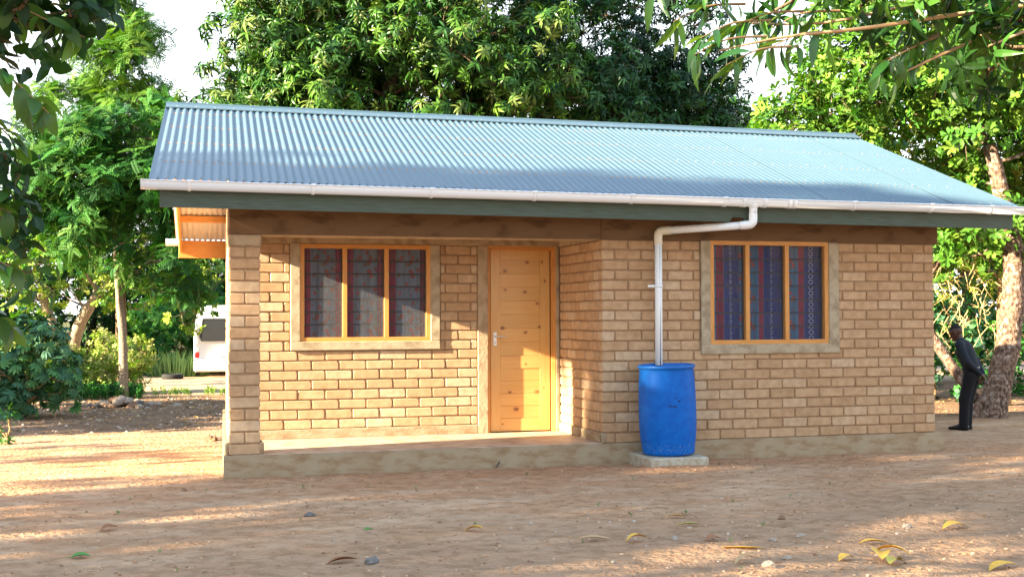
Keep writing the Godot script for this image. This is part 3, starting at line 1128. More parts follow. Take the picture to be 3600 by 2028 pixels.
# a pine window: frame, two mullions, louvre panes, insect mesh; the curtain behind it is a thing of its own
func window(house: Node3D, at: Vector3, w: float, h: float, mull: Array, kind: int) -> Node3D:
	var win := Node3D.new()
	win.name = "window"
	house.add_child(win, true)
	win.position = at
	var t := 0.045
	var z0 := -0.075
	var z1 := 0.012
	var quads := [[Vector2(0, h), Vector2(t, h - t), Vector2(w - t, h - t), Vector2(w, h)], [Vector2(0, 0), Vector2(w, 0), Vector2(w - t, t), Vector2(t, t)], [Vector2(0, 0), Vector2(t, t), Vector2(t, h - t), Vector2(0, h)], [Vector2(w, 0), Vector2(w, h), Vector2(w - t, h - t), Vector2(w - t, t)]]
	for i in 4:
		var st := begin()
		var q := PackedVector2Array(quads[i])
		var c := (q[0] + q[1] + q[2] + q[3]) / 4.0
		for k in 4:
			q[k] = q[k] + (c - q[k]).normalized() * 0.0008
		slab(st, q, z0, z1 + 0.0015 * (i % 2))
		commit(st, "frame_rail", M.pine_across if i < 2 else M.pine_upright, win)
	for m in mull:
		box_part("mullion", Vector3(m, t, z0), Vector3(m + 0.048, h - t, z1 - 0.004), 0.002, M.pine_upright, win)
	var edges := [t, mull[0], mull[0] + 0.048, mull[1], mull[1] + 0.048, w - t]
	var n := 7
	var gap := (h - 2 * t) / n
	for k in 3:
		var xa: float = edges[k * 2]
		var xb: float = edges[k * 2 + 1]
		for i in n:
			var pane := box_part("louvre_pane", Vector3(xa + 0.006, -gap * 0.5 - 0.006, -0.0025), Vector3(xb - 0.006, gap * 0.5 + 0.006, 0.0025), 0.0, M.glass, win)
			pane.position = Vector3(0, t + gap * (i + 0.5), -0.055)
			pane.rotation.x = 0.14
		for i in range(1, n):
			box_part("louvre_dark_strip", Vector3(xa, t + gap * i - 0.008, -0.068), Vector3(xb, t + gap * i + 0.008, -0.042), 0.001, M.louvre_dark_strip, win)  # added dark strip along the line where two panes overlap
		box_part("louvre_channel", Vector3(xb - 0.012, t, -0.07), Vector3(xb - 0.001, h - t, -0.045), 0.001, M.louvre_dark_strip, win)
	# woven wire: real wires, one joined part
	var wire := begin()
	var pitch := 0.0115
	var x := t
	while x < w - t:
		for m in mull:
			if x > m - 0.002 and x < m + 0.05:
				x = m + 0.052
		flat_wire(wire, Vector3(x, t, -0.020), Vector3(x, h - t, -0.020), Vector3(0.0006, 0, 0))
		x += pitch
	var y := t
	while y < h - t:
		for k in 3:
			flat_wire(wire, Vector3(edges[k * 2], y, -0.0195), Vector3(edges[k * 2 + 1], y, -0.0195), Vector3(0, 0.0006, 0))
		y += pitch
	wire.generate_normals()
	part("insect_mesh", wire.commit(), M.wire, win).set_meta("kind", "stuff")
	# curtain
	var words := ["grey and red flowered curtain hanging behind the veranda window left of the door", "blue and dark red rose-print curtain hanging behind the window right of the drum"]
	var st := begin(true)
	var cols := 150
	var rows := 6
	var grid := []
	for j in rows + 1:
		var line := []
		for i in cols + 1:
			var u := float(i) / cols
			var v := float(j) / rows
			var fold := 0.022 * sin(u * 62.0 + 2.2 * sin(u * 9.0 + kind) + 0.5 * v) + 0.010 * sin(u * 141.0 + v * 1.5)
			line.append(Vector3(-0.06 + (w + 0.12) * u, h + 0.03 - (h + 0.25) * v, fold * (0.7 + 0.3 * v)))
		grid.append(line)
	for j in rows:
		for i in cols:
			var uv := func(a: int, b: int) -> Vector2: return Vector2(float(a) / cols * (3.3 if kind == 0 else 3.12) + (0.02 if kind == 0 else 0.02), float(b) / rows * 2.0)
			uvquad(st, [grid[j + 1][i], grid[j + 1][i + 1], grid[j][i + 1], grid[j][i]], [uv.call(i, j + 1), uv.call(i + 1, j + 1), uv.call(i + 1, j), uv.call(i, j)])
	st.generate_normals()
	var cur := part("curtain", st.commit(), M.grey_curtain if kind == 0 else M.blue_curtain, self)
	cur.position = at + Vector3(0, 0, -0.155)
	tag(cur, words[kind], "curtain", "curtains behind the louvred windows")
	return win


func flat_wire(st: SurfaceTool, a: Vector3, b: Vector3, r: Vector3) -> void:
	var o := Vector3(0, 0, 0.0006)
	quad(st, a - r, b - r, b + o, a + o) if r.y > 0.0 else quad(st, a - r, a + o, b + o, b - r)
	quad(st, a + o, b + o, b + r, a + r) if r.y > 0.0 else quad(st, a + o, a + r, b + r, b + o)


func door_slab(st: SurfaceTool, u0: float, u1: float, v0: float, v1: float, z1: float, bevel: float) -> void:
	var w := 0.704
	var h := 2.02
	var uv := func(x: float, y: float) -> Vector2: return Vector2(x / w, 1.0 - y / h)
	var xa := u0 * w
	var xb := u1 * w
	var ya := (1.0 - v1) * h
	var yb := (1.0 - v0) * h
	var o := [Vector2(xa, ya), Vector2(xb, ya), Vector2(xb, yb), Vector2(xa, yb)]
	var i := [Vector2(xa + bevel, ya + bevel), Vector2(xb - bevel, ya + bevel), Vector2(xb - bevel, yb - bevel), Vector2(xa + bevel, yb - bevel)]
	var t := []
	for q in i:
		t.append(uv.call(q.x, q.y))
	var p := []
	for q in i:
		p.append(Vector3(q.x, q.y, z1))
	uvquad(st, p, t)
	for k in 4:
		var n := (k + 1) % 4
		var ta: Vector2 = uv.call(o[k].x, o[k].y)
		var tb: Vector2 = uv.call(o[n].x, o[n].y)
		uvquad(st, [Vector3(o[k].x, o[k].y, z1 - bevel), Vector3(o[n].x, o[n].y, z1 - bevel), p[n], p[k]], [ta, tb, t[n], t[k]])
		uvquad(st, [Vector3(o[k].x, o[k].y, z1 - 0.03), Vector3(o[n].x, o[n].y, z1 - 0.03), Vector3(o[n].x, o[n].y, z1 - bevel), Vector3(o[k].x, o[k].y, z1 - bevel)], [ta, tb, tb, ta])


func build_door(house: Node3D) -> void:
	var z := BACK - 0.062
	# frame with a stepped rebate
	var df := begin()
	for k in 3:
		var o := 0.0 + 0.014 * k
		var zf := BACK - 0.004 - 0.022 * k
		var xa := 2.902 + o
		var xb := 3.706 - o
		var top := 2.1 - o
		box(df, Vector3(xa, 0.006, BACK - 0.11), Vector3(xa + 0.0142, top, zf), 0.002)
		box(df, Vector3(xb - 0.0142, 0.006, BACK - 0.11), Vector3(xb, top, zf), 0.002)
		box(df, Vector3(xa + 0.0142, top - 0.0142, BACK - 0.11), Vector3(xb - 0.0142, top - 0.0005, zf - 0.0005), 0.002)
	commit(df, "door_frame", M.pine_upright, house)
	var door := Node3D.new()
	door.name = "door"
	house.add_child(door)
	door.position = Vector3(2.952, 0.014, z)
	door.scale = Vector3(0.992, 1.012, 1.0)
	box_part("door_core", Vector3(0.01, 0.003, -0.035), Vector3(0.694, 2.015, -0.014), 0, M.pine_across, door)
	var whole := [[0.0, 0.161, 0.0, 1.0, "stile"], [0.834, 1.0, 0.0, 1.0, "stile"]]
	for k in BOARDS.size() - 1:
		var called := "rail" if k in [0, 8, 13] else "plank"
		whole.append([0.1625, 0.8325, BOARDS[k] + 0.0006, BOARDS[k + 1] - 0.0006, called])
	for d in whole:
		var st := begin()
		door_slab(st, d[0], d[1], d[2], d[3], 0.0 if d[4] != "plank" else -0.006, 0.0015)
		commit(st, d[4], M.door_pine, door)
	var hp := begin()
	box(hp, Vector3(0.030, 0.955, 0.0), Vector3(0.070, 1.105, 0.006), 0.002)
	commit(hp, "handle_plate", M.aluminium, door)
	var hd := begin(true)
	tube(hd, smooth_path([Vector3(0.05, 1.058, 0.004), Vector3(0.05, 1.058, 0.04), Vector3(0.062, 1.058, 0.052), Vector3(0.10, 1.058, 0.052), Vector3(0.165, 1.056, 0.050)], 4), filled(0.0085, 17), 10)
	commit(hd, "handle", M.aluminium, door)
	var kh := begin()
	box(kh, Vector3(0.0465, 0.978, 0.006), Vector3(0.0535, 0.996, 0.0068), 0.0)
	lathe(kh, [Vector2(0.006, -0.001), Vector2(0.006, 0.001), Vector2(0.0, 0.001)], 8, Vector3(0.05, 0.999, 0.006))
	commit(kh, "keyhole", M.black_plastic, door)  # flat black piece standing for the dark inside the hole


# ------------------------------------------------------------------ rain drum on its pad
func build_barrel() -> void:
	var pad := begin()
	box(pad, Vector3(-0.30, -0.16, -0.34), Vector3(0.31, 0.0, 0.345), 0.018)
	var p := commit(pad, "concrete_pad", M.pad_concrete, self)
	p.position = Vector3(4.33, -0.092, 0.345)
	p.rotation.y = -0.03
	tag(p, "low square concrete pad under the blue drum", "pad")
	var b := thing("water_barrel", "tall blue plastic drum standing under the white downpipe", "barrel", Vector3(4.335, -0.09, 0.36), 0.3)
	b.rotation.z = 0.026
	var prof := [Vector2(0.0, 0.006), Vector2(0.235, 0.004), Vector2(0.258, 0.012), Vector2(0.266, 0.03), Vector2(0.268, 0.07), Vector2(0.274, 0.12), Vector2(0.284, 0.2), Vector2(0.2895, 0.3), Vector2(0.2905, 0.42), Vector2(0.289, 0.55), Vector2(0.2855, 0.67), Vector2(0.280, 0.77), Vector2(0.2745, 0.83), Vector2(0.2735, 0.862), Vector2(0.276, 0.873)]
	var st := begin(true)
	var seg := 56
	for i in prof.size() - 1:
		for k in seg:
			var c := []
			var t := []
			for q in [[i, k], [i, k + 1], [i + 1, k + 1], [i + 1, k]]:
				var a: float = TAU * q[1] / seg
				var r: Vector2 = prof[q[0]]
				var dent := 1.0 + 0.004 * fn.get_noise_3d(cos(a) * 1.3, r.y * 2.2, sin(a) * 1.3)
				c.append(Vector3(cos(a) * r.x * dent, r.y, -sin(a) * r.x * dent))
				t.append(Vector2(float(q[1]) / seg, 1.0 - r.y / 0.9))
			uvquad(st, c, t)
	commit(st, "drum_body", M.barrel_plastic, b)
	var rim := begin(true)
	lathe(rim, [Vector2(0.272, 0.868), Vector2(0.286, 0.872), Vector2(0.2905, 0.882), Vector2(0.2905, 0.896), Vector2(0.287, 0.905), Vector2(0.280, 0.908), Vector2(0.270, 0.905), Vector2(0.266, 0.89), Vector2(0.262, 0.80), Vector2(0.275, 0.55), Vector2(0.27, 0.2), Vector2(0.2, 0.05), Vector2(0.0, 0.04)], 56)
	var rm := mat("rim_plastic", lin(0.005, 0.115, 0.42), 0.4)
	commit(rim, "rolled_rim", rm, b)


# ------------------------------------------------------------------ minibus behind the house
func build_van() -> void:
	var v := thing("minibus", "white minibus parked on the dirt road beyond the left house corner", "minibus", Vector3(1.36, -0.57, -29.6), -0.05)
	# body lofted from rear (z +) to front (z -): half width, floor, top per station
	var st := begin(true)
	var stations := [[2.42, 0.80, 0.50, 1.55], [2.46, 0.88, 0.34, 1.90], [2.40, 0.92, 0.30, 2.12], [2.28, 0.93, 0.28, 2.22], [1.2, 0.935, 0.28, 2.26], [-1.4, 0.935, 0.28, 2.24], [-1.9, 0.93, 0.28, 2.10], [-2.4, 0.90, 0.28, 1.25], [-2.62, 0.86, 0.32, 0.95], [-2.7, 0.78, 0.4, 0.8]]
	var rings := []
	for s in stations:
		var ring := []
		var hw: float = s[1]
		var lo: float = s[2]
		var hi: float = s[3]
		var mid := (lo + hi) * 0.5
		var hh := (hi - lo) * 0.5
		for k in 28:
			var a := TAU * k / 28.0
			var cx := signf(cos(a)) * pow(absf(cos(a)), 0.32)
			var cy := signf(sin(a)) * pow(absf(sin(a)), 0.32)
			var taper := 1.0 - 0.10 * smoothstep(1.0, 2.2, mid + hh * cy)
			ring.append(Vector3(cx * hw * taper, mid + hh * cy, s[0]))
		rings.append(ring)
	for i in rings.size() - 1:
		for k in 28:
			var k2 := (k + 1) % 28
			quad(st, rings[i][k2], rings[i][k], rings[i + 1][k], rings[i + 1][k2])
	for k in range(1, 27):
		tri(st, rings[0][0], rings[0][k], rings[0][k + 1])
		tri(st, rings[9][0], rings[9][k + 1], rings[9][k])
	commit(st, "body", M.van_paint, v)
	var rear := begin()
	slab(rear, PackedVector2Array([Vector2(-0.70, 1.18), Vector2(0.70, 1.18), Vector2(0.64, 1.80), Vector2(-0.64, 1.80)]), 2.30, 2.475)
	commit(rear, "rear_window", M.van_glass, v)
	var fr := begin()
	for q in [[-0.70, 1.14, 0.70, 1.18], [-0.66, 1.80, 0.66, 1.84]]:
		box(fr, Vector3(q[0], q[1], 2.40), Vector3(q[2], q[3], 2.482), 0.006)
	for s in [-1, 1]:
		slab(fr, PackedVector2Array([Vector2(s * 0.71 - 0.015, 1.18), Vector2(s * 0.71 + 0.015, 1.18), Vector2(s * 0.65 + 0.015, 1.80), Vector2(s * 0.65 - 0.015, 1.80)]), 2.38, 2.480)
	commit(fr, "window_seal", M.black_plastic, v)
	box_part("bumper", Vector3(-0.92, 0.20, 2.30), Vector3(0.92, 0.58, 2.56), 0.06, M.van_paint, v)
	box_part("door_seam", Vector3(-0.72, 0.615, 2.462), Vector3(0.72, 0.625, 2.474), 0, M.black_plastic, v)
	box_part("number_plate_recess", Vector3(-0.26, 0.68, 2.45), Vector3(0.26, 0.80, 2.478), 0.004, M.van_paint, v)
	for s in [-1, 1]:
		box_part("tail_light", Vector3(s * 0.82 - 0.07, 0.62, 2.36), Vector3(s * 0.82 + 0.07, 0.80, 2.475), 0.02, M.red_lens, v)
		box_part("reversing_light", Vector3(s * 0.82 - 0.06, 0.81, 2.36), Vector3(s * 0.82 + 0.06, 0.93, 2.47), 0.02, M.clear_lens, v)
		box_part("side_window", Vector3(s * 0.89 - 0.012, 1.22, -1.3), Vector3(s * 0.89 + 0.012, 1.78, 2.0), 0.008, M.van_glass, v)
		for k in 2:
			box_part("hinge", Vector3(s * 0.735 - 0.03, 1.24 + k * 0.2, 2.44), Vector3(s * 0.735 + 0.03, 1.38 + k * 0.2, 2.487), 0.012, M.black_plastic, v)
		for z in [1.45, -1.75]:
			var w := begin(true)
			lathe(w, [Vector2(0.0, -0.1), Vector2(0.2, -0.1), Vector2(0.31, -0.09), Vector2(0.33, -0.05), Vector2(0.33, 0.05), Vector2(0.31, 0.09), Vector2(0.2, 0.1), Vector2(0.0, 0.1)], 24)
			var wm := commit(w, "wheel", M.tyre_rubber, v)
			wm.position = Vector3(s * 0.82, 0.33, z)
			wm.rotation.z = PI / 2
			var hub := begin(true)
			lathe(hub, [Vector2(0.19, -0.105), Vector2(0.17, -0.108), Vector2(0.05, -0.09), Vector2(0.0, -0.09)], 16)
			lathe(hub, [Vector2(0.0, 0.09), Vector2(0.05, 0.09), Vector2(0.17, 0.108), Vector2(0.19, 0.105)], 16)
			commit(hub, "rim", M.aluminium, wm)
	var ty := begin(true)
	lathe(ty, [Vector2(0.20, 0.0), Vector2(0.29, 0.0), Vector2(0.32, 0.04), Vector2(0.32, 0.13), Vector2(0.29, 0.17), Vector2(0.20, 0.17), Vector2(0.19, 0.085), Vector2(0.20, 0.0)], 28)
	var tyre := commit(ty, "old_tyre", M.tyre_rubber, self)
	tyre.position = Vector3(-0.31, -0.57, -26.7)
	tag(tyre, "dark tyre lying flat on the dirt road left of the minibus", "tyre")


# ------------------------------------------------------------------ person: joints with radii, smoothly joined distance fields, surface nets
func field_mesh(st: SurfaceTool, bones: Array, cell: float, blend: float) -> void:
	var lo := Vector3.INF
	var hi := -Vector3.INF
	for b in bones:
		var m := Vector3.ONE * (maxf(b[2], b[3]) + blend * 2.0 + cell * 2.0)
		lo = lo.min(b[0] - m).min(b[1] - m)
		hi = hi.max(b[0] + m).max(b[1] + m)
	var n := Vector3i(((hi - lo) / cell).ceil()) + Vector3i.ONE
	var f := PackedFloat32Array()
	f.resize(n.x * n.y * n.z)
	f.fill(0.0)
	var k := 1.0 / blend
	for b in bones:
		var pa: Vector3 = b[0]
		var pb: Vector3 = b[1]
		var ra: float = b[2]
		var rb: float = b[3]
		var flat: Vector3 = b[4] if b.size() > 4 else Vector3.ONE
		var m := Vector3.ONE * (maxf(ra, rb) * maxf(flat.x, maxf(flat.y, flat.z)) + blend * 4.0)
		var i0 := Vector3i(((pa.min(pb) - m - lo) / cell).floor()).clamp(Vector3i.ZERO, n - Vector3i.ONE)
		var i1 := Vector3i(((pa.max(pb) + m - lo) / cell).ceil()).clamp(Vector3i.ZERO, n - Vector3i.ONE)
		var qa := pa / flat
		var ab := pb / flat - qa
		var len2 := maxf(ab.length_squared(), 1e-9)
		for z in range(i0.z, i1.z + 1):
			for y in range(i0.y, i1.y + 1):
				for x in range(i0.x, i1.x + 1):
					var p := (lo + Vector3(x, y, z) * cell) / flat - qa
					var h := clampf(p.dot(ab) / len2, 0.0, 1.0)
					var d := (p - ab * h).length() - lerpf(ra, rb, h)
					if d < blend * 4.0:
						f[(z * n.y + y) * n.x + x] += exp(-d * k)
	# value > 1 is inside
	var ids := {}
	var verts := []
	var sx := 1
	var sy := n.x
	var sz := n.x * n.y
	for z in n.z - 1:
		for y in n.y - 1:
			for x in n.x - 1:
				var i := (z * n.y + y) * n.x + x
				var inside := 0
				for c in 8:
					if f[i + (c & 1) * sx + ((c >> 1) & 1) * sy + (c >> 2) * sz] > 1.0:
						inside += 1
				if inside == 0 or inside == 8:
					continue
				var sum := Vector3.ZERO
				var cnt := 0
				for c in 8:
					var va := f[i + (c & 1) * sx + ((c >> 1) & 1) * sy + (c >> 2) * sz]
					for ax in 3:
						if (c >> ax) & 1:
							continue
						var c2 := c | (1 << ax)
						var vb := f[i + (c2 & 1) * sx + ((c2 >> 1) & 1) * sy + (c2 >> 2) * sz]
						if (va > 1.0) != (vb > 1.0):
							var la := log(maxf(va, 1e-6))
							var lb := log(maxf(vb, 1e-6))
							var t := la / (la - lb)
							var q := Vector3(c & 1, (c >> 1) & 1, c >> 2)
							q[ax] += t
							sum += q
							cnt += 1
				ids[i] = verts.size()
				verts.append(lo + (Vector3(x, y, z) + sum / cnt) * cell)
	for z in range(1, n.z - 1):
		for y in range(1, n.y - 1):
			for x in range(1, n.x - 1):
				var i := (z * n.y + y) * n.x + x
				var here := f[i] > 1.0
				if here != (f[i + sx] > 1.0):
					facet(st, verts, ids, [i - sy - sz, i - sz, i, i - sy], here)
				if here != (f[i + sy] > 1.0):
					facet(st, verts, ids, [i - sx - sz, i - sx, i, i - sz], here)
				if here != (f[i + sz] > 1.0):
					facet(st, verts, ids, [i - sx - sy, i - sy, i, i - sx], here)


func facet(st: SurfaceTool, verts: Array, ids: Dictionary, c: Array, out: bool) -> void:
	for k in c:
		if not ids.has(k):
			return
	if out:
		quad(st, verts[ids[c[0]]], verts[ids[c[1]]], verts[ids[c[2]]], verts[ids[c[3]]])
	else:
		quad(st, verts[ids[c[3]]], verts[ids[c[2]]], verts[ids[c[1]]], verts[ids[c[0]]])


func build_person() -> void:
	var facing := atan2(-0.62, -0.78)
	var o := thing("person", "person in dark shirt and trousers stooping forward, hands clasped behind, beside the leaning tree trunk", "person", Vector3(11.87, gy(11.87, -5.22), -5.22), facing)
	var V := func(x: float, y: float, z: float) -> Vector3: return Vector3(x, y, z)
	var hip := V.call(0.0, 0.93, -0.115)
	var waist := V.call(0.0, 1.05, -0.105)
	var chest := V.call(0.0, 1.265, -0.02)
	var neck := V.call(0.0, 1.425, 0.04)
	var head := V.call(0.0, 1.56, 0.115)
	var body := []
	var shirt := []
	var trousers := []
	for s in [-1, 1]:
		var hp: Vector3 = V.call(s * 0.095, 0.89, -0.13)
		var kn: Vector3 = V.call(s * 0.10, 0.50, -0.035)
		var an: Vector3 = V.call(s * 0.095, 0.09, -0.015)
		var toe: Vector3 = V.call(s * 0.115, 0.035, 0.17)
		var sh: Vector3 = V.call(s * 0.195, 1.37, 0.01)
		var el: Vector3 = V.call(s * 0.255, 1.10, -0.13)
		var wr: Vector3 = V.call(s * 0.075, 0.90, -0.285)
		body.append_array([[hp, kn, 0.078, 0.052], [kn, an, 0.05, 0.036], [an, toe, 0.036, 0.028], [sh, el, 0.046, 0.038], [el, wr, 0.037, 0.024]])
		trousers.append_array([[hp, kn, 0.106, 0.086], [kn, an + Vector3(0, -0.03, 0), 0.084, 0.076]])
		shirt.append_array([[neck + Vector3(s * 0.05, -0.03, -0.02), sh, 0.065, 0.068], [sh, el, 0.068, 0.056], [el, wr.lerp(el, 0.08), 0.055, 0.040]])
	trousers.append_array([[hip, hip + Vector3(0, 0.05, 0.01), 0.15, 0.135, Vector3(1.05, 1, 0.82)]])
	shirt.append_array([[hip + Vector3(0, 0.045, 0.01), waist, 0.145, 0.135, Vector3(1.1, 1, 0.82)], [waist, chest, 0.14, 0.16, Vector3(1.14, 1, 0.88)], [chest, chest + Vector3(0, 0.07, 0.025), 0.15, 0.115, Vector3(1.12, 1, 0.84)], [neck + Vector3(0, -0.03, -0.01), neck + Vector3(0, 0.015, 0.01), 0.068, 0.062]])
	body.append_array([[hip, waist, 0.12, 0.11], [waist, chest, 0.11, 0.125], [chest, neck, 0.11, 0.055], [neck, head + Vector3(0, -0.03, -0.03), 0.053, 0.055]])
	var st := begin(true)
	field_mesh(st, body, 0.016, 0.012)
	# head: skull, jaw, brow, nose, lips, ears, on a finer grid
	var hd := []
	var f := Basis(Vector3.RIGHT, 0.42)
	var H := func(x: float, y: float, z: float) -> Vector3: return head + f * Vector3(x, y, z)
	hd.append([H.call(0, 0.035, -0.02), H.call(0, 0.03, 0.02), 0.097, 0.09, Vector3(0.9, 1, 1)])
	hd.append([H.call(0, -0.03, 0.03), H.call(0, -0.075, 0.055), 0.062, 0.036])
	hd.append([H.call(-0.03, 0.012, 0.082), H.call(0.03, 0.012, 0.082), 0.014, 0.014])
	hd.append([H.call(0, -0.002, 0.09), H.call(0, -0.032, 0.108), 0.009, 0.014])
	hd.append([H.call(-0.018, -0.06, 0.088), H.call(0.018, -0.06, 0.088), 0.009, 0.009])
	hd.append([H.call(-0.018, -0.071, 0.084), H.call(0.018, -0.071, 0.084), 0.009, 0.009])
	for s in [-1, 1]:
		hd.append([H.call(s * 0.082, 0.015, -0.01), H.call(s * 0.080, -0.03, -0.002), 0.017, 0.011])
		hd.append([H.call(s * 0.034, 0.0, 0.078), H.call(s * 0.036, 0.0, 0.078), 0.012, 0.012])
	hd.append([head + Vector3(0, -0.05, -0.03), neck + Vector3(0, 0.02, 0.01), 0.055, 0.054])
	field_mesh(st, hd, 0.008, 0.006)
	# hands: one holds the other behind the back
	for s in [-1, 1]:
		var wr: Vector3 = V.call(s * 0.075, 0.90, -0.285)
		var palm: Vector3 = wr + Vector3(-s * 0.045, -0.045, -0.012 - 0.02 * s)
		var hand := [[wr, palm, 0.024, 0.026, Vector3(1, 1, 0.8)], [palm, palm + Vector3(-s * 0.03, -0.03, 0.0), 0.027, 0.024, Vector3(1, 1, 0.7)]]
		for k in 4:
			var root := palm + Vector3(-s * (0.052 - 0.012 * k), -0.028 - 0.017 * k, 0.004 - 0.004 * k)
			var l := [0.032, 0.036, 0.033, 0.026][k] as float
			var mid := root + Vector3(-s * l * 0.85, -l * 0.35, -0.006 * s)
			var tip := mid + Vector3(-s * l * 0.35, -l * 0.55, -0.018 * s)
			var end := tip + Vector3(s * l * 0.25, -l * 0.4, -0.014 * s)
			hand.append_array([[root, mid, 0.0095, 0.009], [mid, tip, 0.009, 0.0082], [tip, end, 0.0082, 0.0075]])
		var tr := palm + Vector3(-s * 0.01, 0.02, -0.012)
		hand.append_array([[tr, tr + Vector3(-s * 0.03, 0.014, -0.016), 0.012, 0.0105], [tr + Vector3(-s * 0.03, 0.014, -0.016), tr + Vector3(-s * 0.055, 0.0, -0.022), 0.0105, 0.0085]])
		field_mesh(st, hand, 0.005, 0.0035)
	commit(st, "body", M.skin, o)
	var ss := begin(true)
	field_mesh(ss, shirt, 0.015, 0.013)
	tube(ss, [neck + Vector3(0, 0.0, 0.0), neck + Vector3(0, 0.035, 0.015)], [0.072, 0.064], 16, false)
	commit(ss, "shirt", M.dark_shirt, o)
	var ts := begin(true)
	field_mesh(ts, trousers, 0.015, 0.014)
	commit(ts, "trousers", M.dark_trousers, o)
	var hs := begin(true)
	field_mesh(hs, [[H.call(0, 0.045, -0.022), H.call(0, 0.046, 0.012), 0.0945, 0.087, Vector3(0.9, 1, 1)]], 0.01, 0.004)
	commit(hs, "hair", mat("cropped_hair", lin(0.012, 0.010, 0.009), 0.9), o)
	var belt := begin(true)
	tube(belt, [hip + Vector3(0, 0.035, 0.0), hip + Vector3(0, 0.065, 0.008)], [0.14, 0.139], 24, false)
	var bm := commit(belt, "belt", M.shoe_leather, o)
	var buckle := box_part("buckle", Vector3(-0.02, -0.014, 0.0), Vector3(0.02, 0.014, 0.008), 0.002, M.aluminium, bm)
	buckle.position = hip + Vector3(0.03, 0.05, 0.14)
	for s in [-1, 1]:
		var sf := begin(true)
		field_mesh(sf, [[V.call(s * 0.095, 0.05, -0.055), V.call(s * 0.105, 0.045, 0.05), 0.044, 0.042], [V.call(s * 0.105, 0.04, 0.05), V.call(s * 0.115, 0.028, 0.20), 0.042, 0.027], [V.call(s * 0.095, 0.07, -0.04), V.call(s * 0.095, 0.13, -0.025), 0.046, 0.046], [V.call(s * 0.095, 0.016, -0.06), V.call(s * 0.095, 0.016, -0.03), 0.04, 0.04, Vector3(1, 0.4, 1)]], 0.011, 0.008)
		commit(sf, "shoe", M.shoe_leather, o)


# ------------------------------------------------------------------ foliage
func leaf_width(t: float, shape: int) -> float:
	if shape == 1:                                   # obovate
		return pow(t, 0.8) * pow(1.0 - t, 0.32) * 1.45
	if shape == 2:                                   # ovate
		return pow(sin(PI * pow(t, 0.75)), 0.8)
	return pow(sin(PI * pow(t, 0.85)), 0.85)         # lanceolate


func add_leaf(st: SurfaceTool, xf: Transform3D, length: float, wid: float, droop: float, fold: float, segs: int, shape: int, wave := 0.0) -> void:
	var prev := []
	for i in segs + 1:
		var t := float(i) / segs
		var w := wid * 0.5 * leaf_width(clampf(t, 0.0, 1.0), shape)
		var c := Vector3(length * (t - 0.12 * droop * t * t), -droop * length * t * t * 0.5, wave * length * sin(t * 4.0))
		var row := [xf * (c + Vector3(0, fold * w, -w)), xf * c, xf * (c + Vector3(0, fold * w, w))]
		if i > 0:
			for k in 2:
				if i == 1:
					tri(st, prev[1], row[k + 1], row[k])
				elif i == segs:
					tri(st, prev[k], prev[k + 1], row[1])
				else:
					quad(st, prev[k], prev[k + 1], row[k + 1], row[k])
		prev = row


func rosette(n: int, length: float, wid: float, lift: float, droop: float, fold: float, segs: int, shape: int, sd: int, shoot := 0.1) -> ArrayMesh:
	var r := RandomNumberGenerator.new()
	r.seed = sd
	var st := begin()
	for i in n:
		var a := i * 2.39996 + r.randf_range(-0.3, 0.3)
		var l := length * r.randf_range(0.7, 1.1)
		var up := lift + r.randf_range(-0.35, 0.35)
		var b := Basis(Vector3.UP, a) * Basis(Vector3(0, 0, 1), up) * Basis(Vector3.RIGHT, r.randf_range(-0.5, 0.5))
		add_leaf(st, Transform3D(b, Vector3(0, shoot * i / n, 0)), l, wid * r.randf_range(0.8, 1.1), droop * r.randf_range(0.6, 1.3), fold, segs, shape)
	tube(st, [Vector3(0, -0.12, 0), Vector3(0, shoot, 0)], [0.004, 0.003], 3, false)
	st.generate_normals()
	return st.commit()


# a spray of feathery compound leaves
func feather(fronds: int, length: float, pairs: int, leaflet: float, wid: float, sd: int) -> ArrayMesh:
	var r := RandomNumberGenerator.new()
	r.seed = sd
	var st := begin()
	for f in fronds:
		var b := Basis(Vector3.UP, f * 2.39996 + r.randf_range(-0.3, 0.3)) * Basis(Vector3(0, 0, 1), r.randf_range(-0.3, 0.7))
		var l := length * r.randf_range(0.75, 1.1)
		for i in pairs:
			var t := (i + 1.0) / pairs
			var at := Vector3(l * t, -0.35 * l * t * t, 0)
			for s in [-1, 1]:
				var q := Basis(Vector3.UP, s * (0.95 - 0.3 * t)) * Basis(Vector3.RIGHT, s * 0.35) * Basis(Vector3(0, 0, 1), -0.25)
				var ll := leaflet * (1.0 - 0.4 * absf(t - 0.4))
				add_leaf(st, Transform3D(b * q, b * at), ll, wid, 0.3, 0.3, 2, 0)
	st.generate_normals()
	return st.commit()


func crown(parent: Node3D, called: String, meshes: Array, xforms: Array, tints: Array, m: Material) -> void:
	for k in meshes.size():
		var mine := []
		for i in xforms.size():
			if i % meshes.size() == k:
				mine.append(i)
		if mine.is_empty():
			continue
		var mm := MultiMesh.new()
		mm.transform_format = MultiMesh.TRANSFORM_3D
		mm.use_colors = true
		mm.mesh = meshes[k]
		mm.instance_count = mine.size()
		for j in mine.size():
			mm.set_instance_transform(j, xforms[mine[j]])
			mm.set_instance_color(j, tints[mine[j]])
		var o := MultiMeshInstance3D.new()
		o.name = called
		o.multimesh = mm
		o.material_override = m
		o.set_meta("kind", "stuff")
		parent.add_child(o, true)


func along(d: Vector3, spin: float) -> Basis:
	var y := d.normalized()
	var x := y.cross(Vector3(0.31, 0.2, 0.93)).normalized()
	return Basis(x, y, x.cross(y)) * Basis(Vector3.UP, spin)


func rdir() -> Vector3:
	var z := rng.randf_range(-1, 1)
	var a := rng.randf_range(0, TAU)
	return Vector3(sqrt(1 - z * z) * cos(a), z, sqrt(1 - z * z) * sin(a))


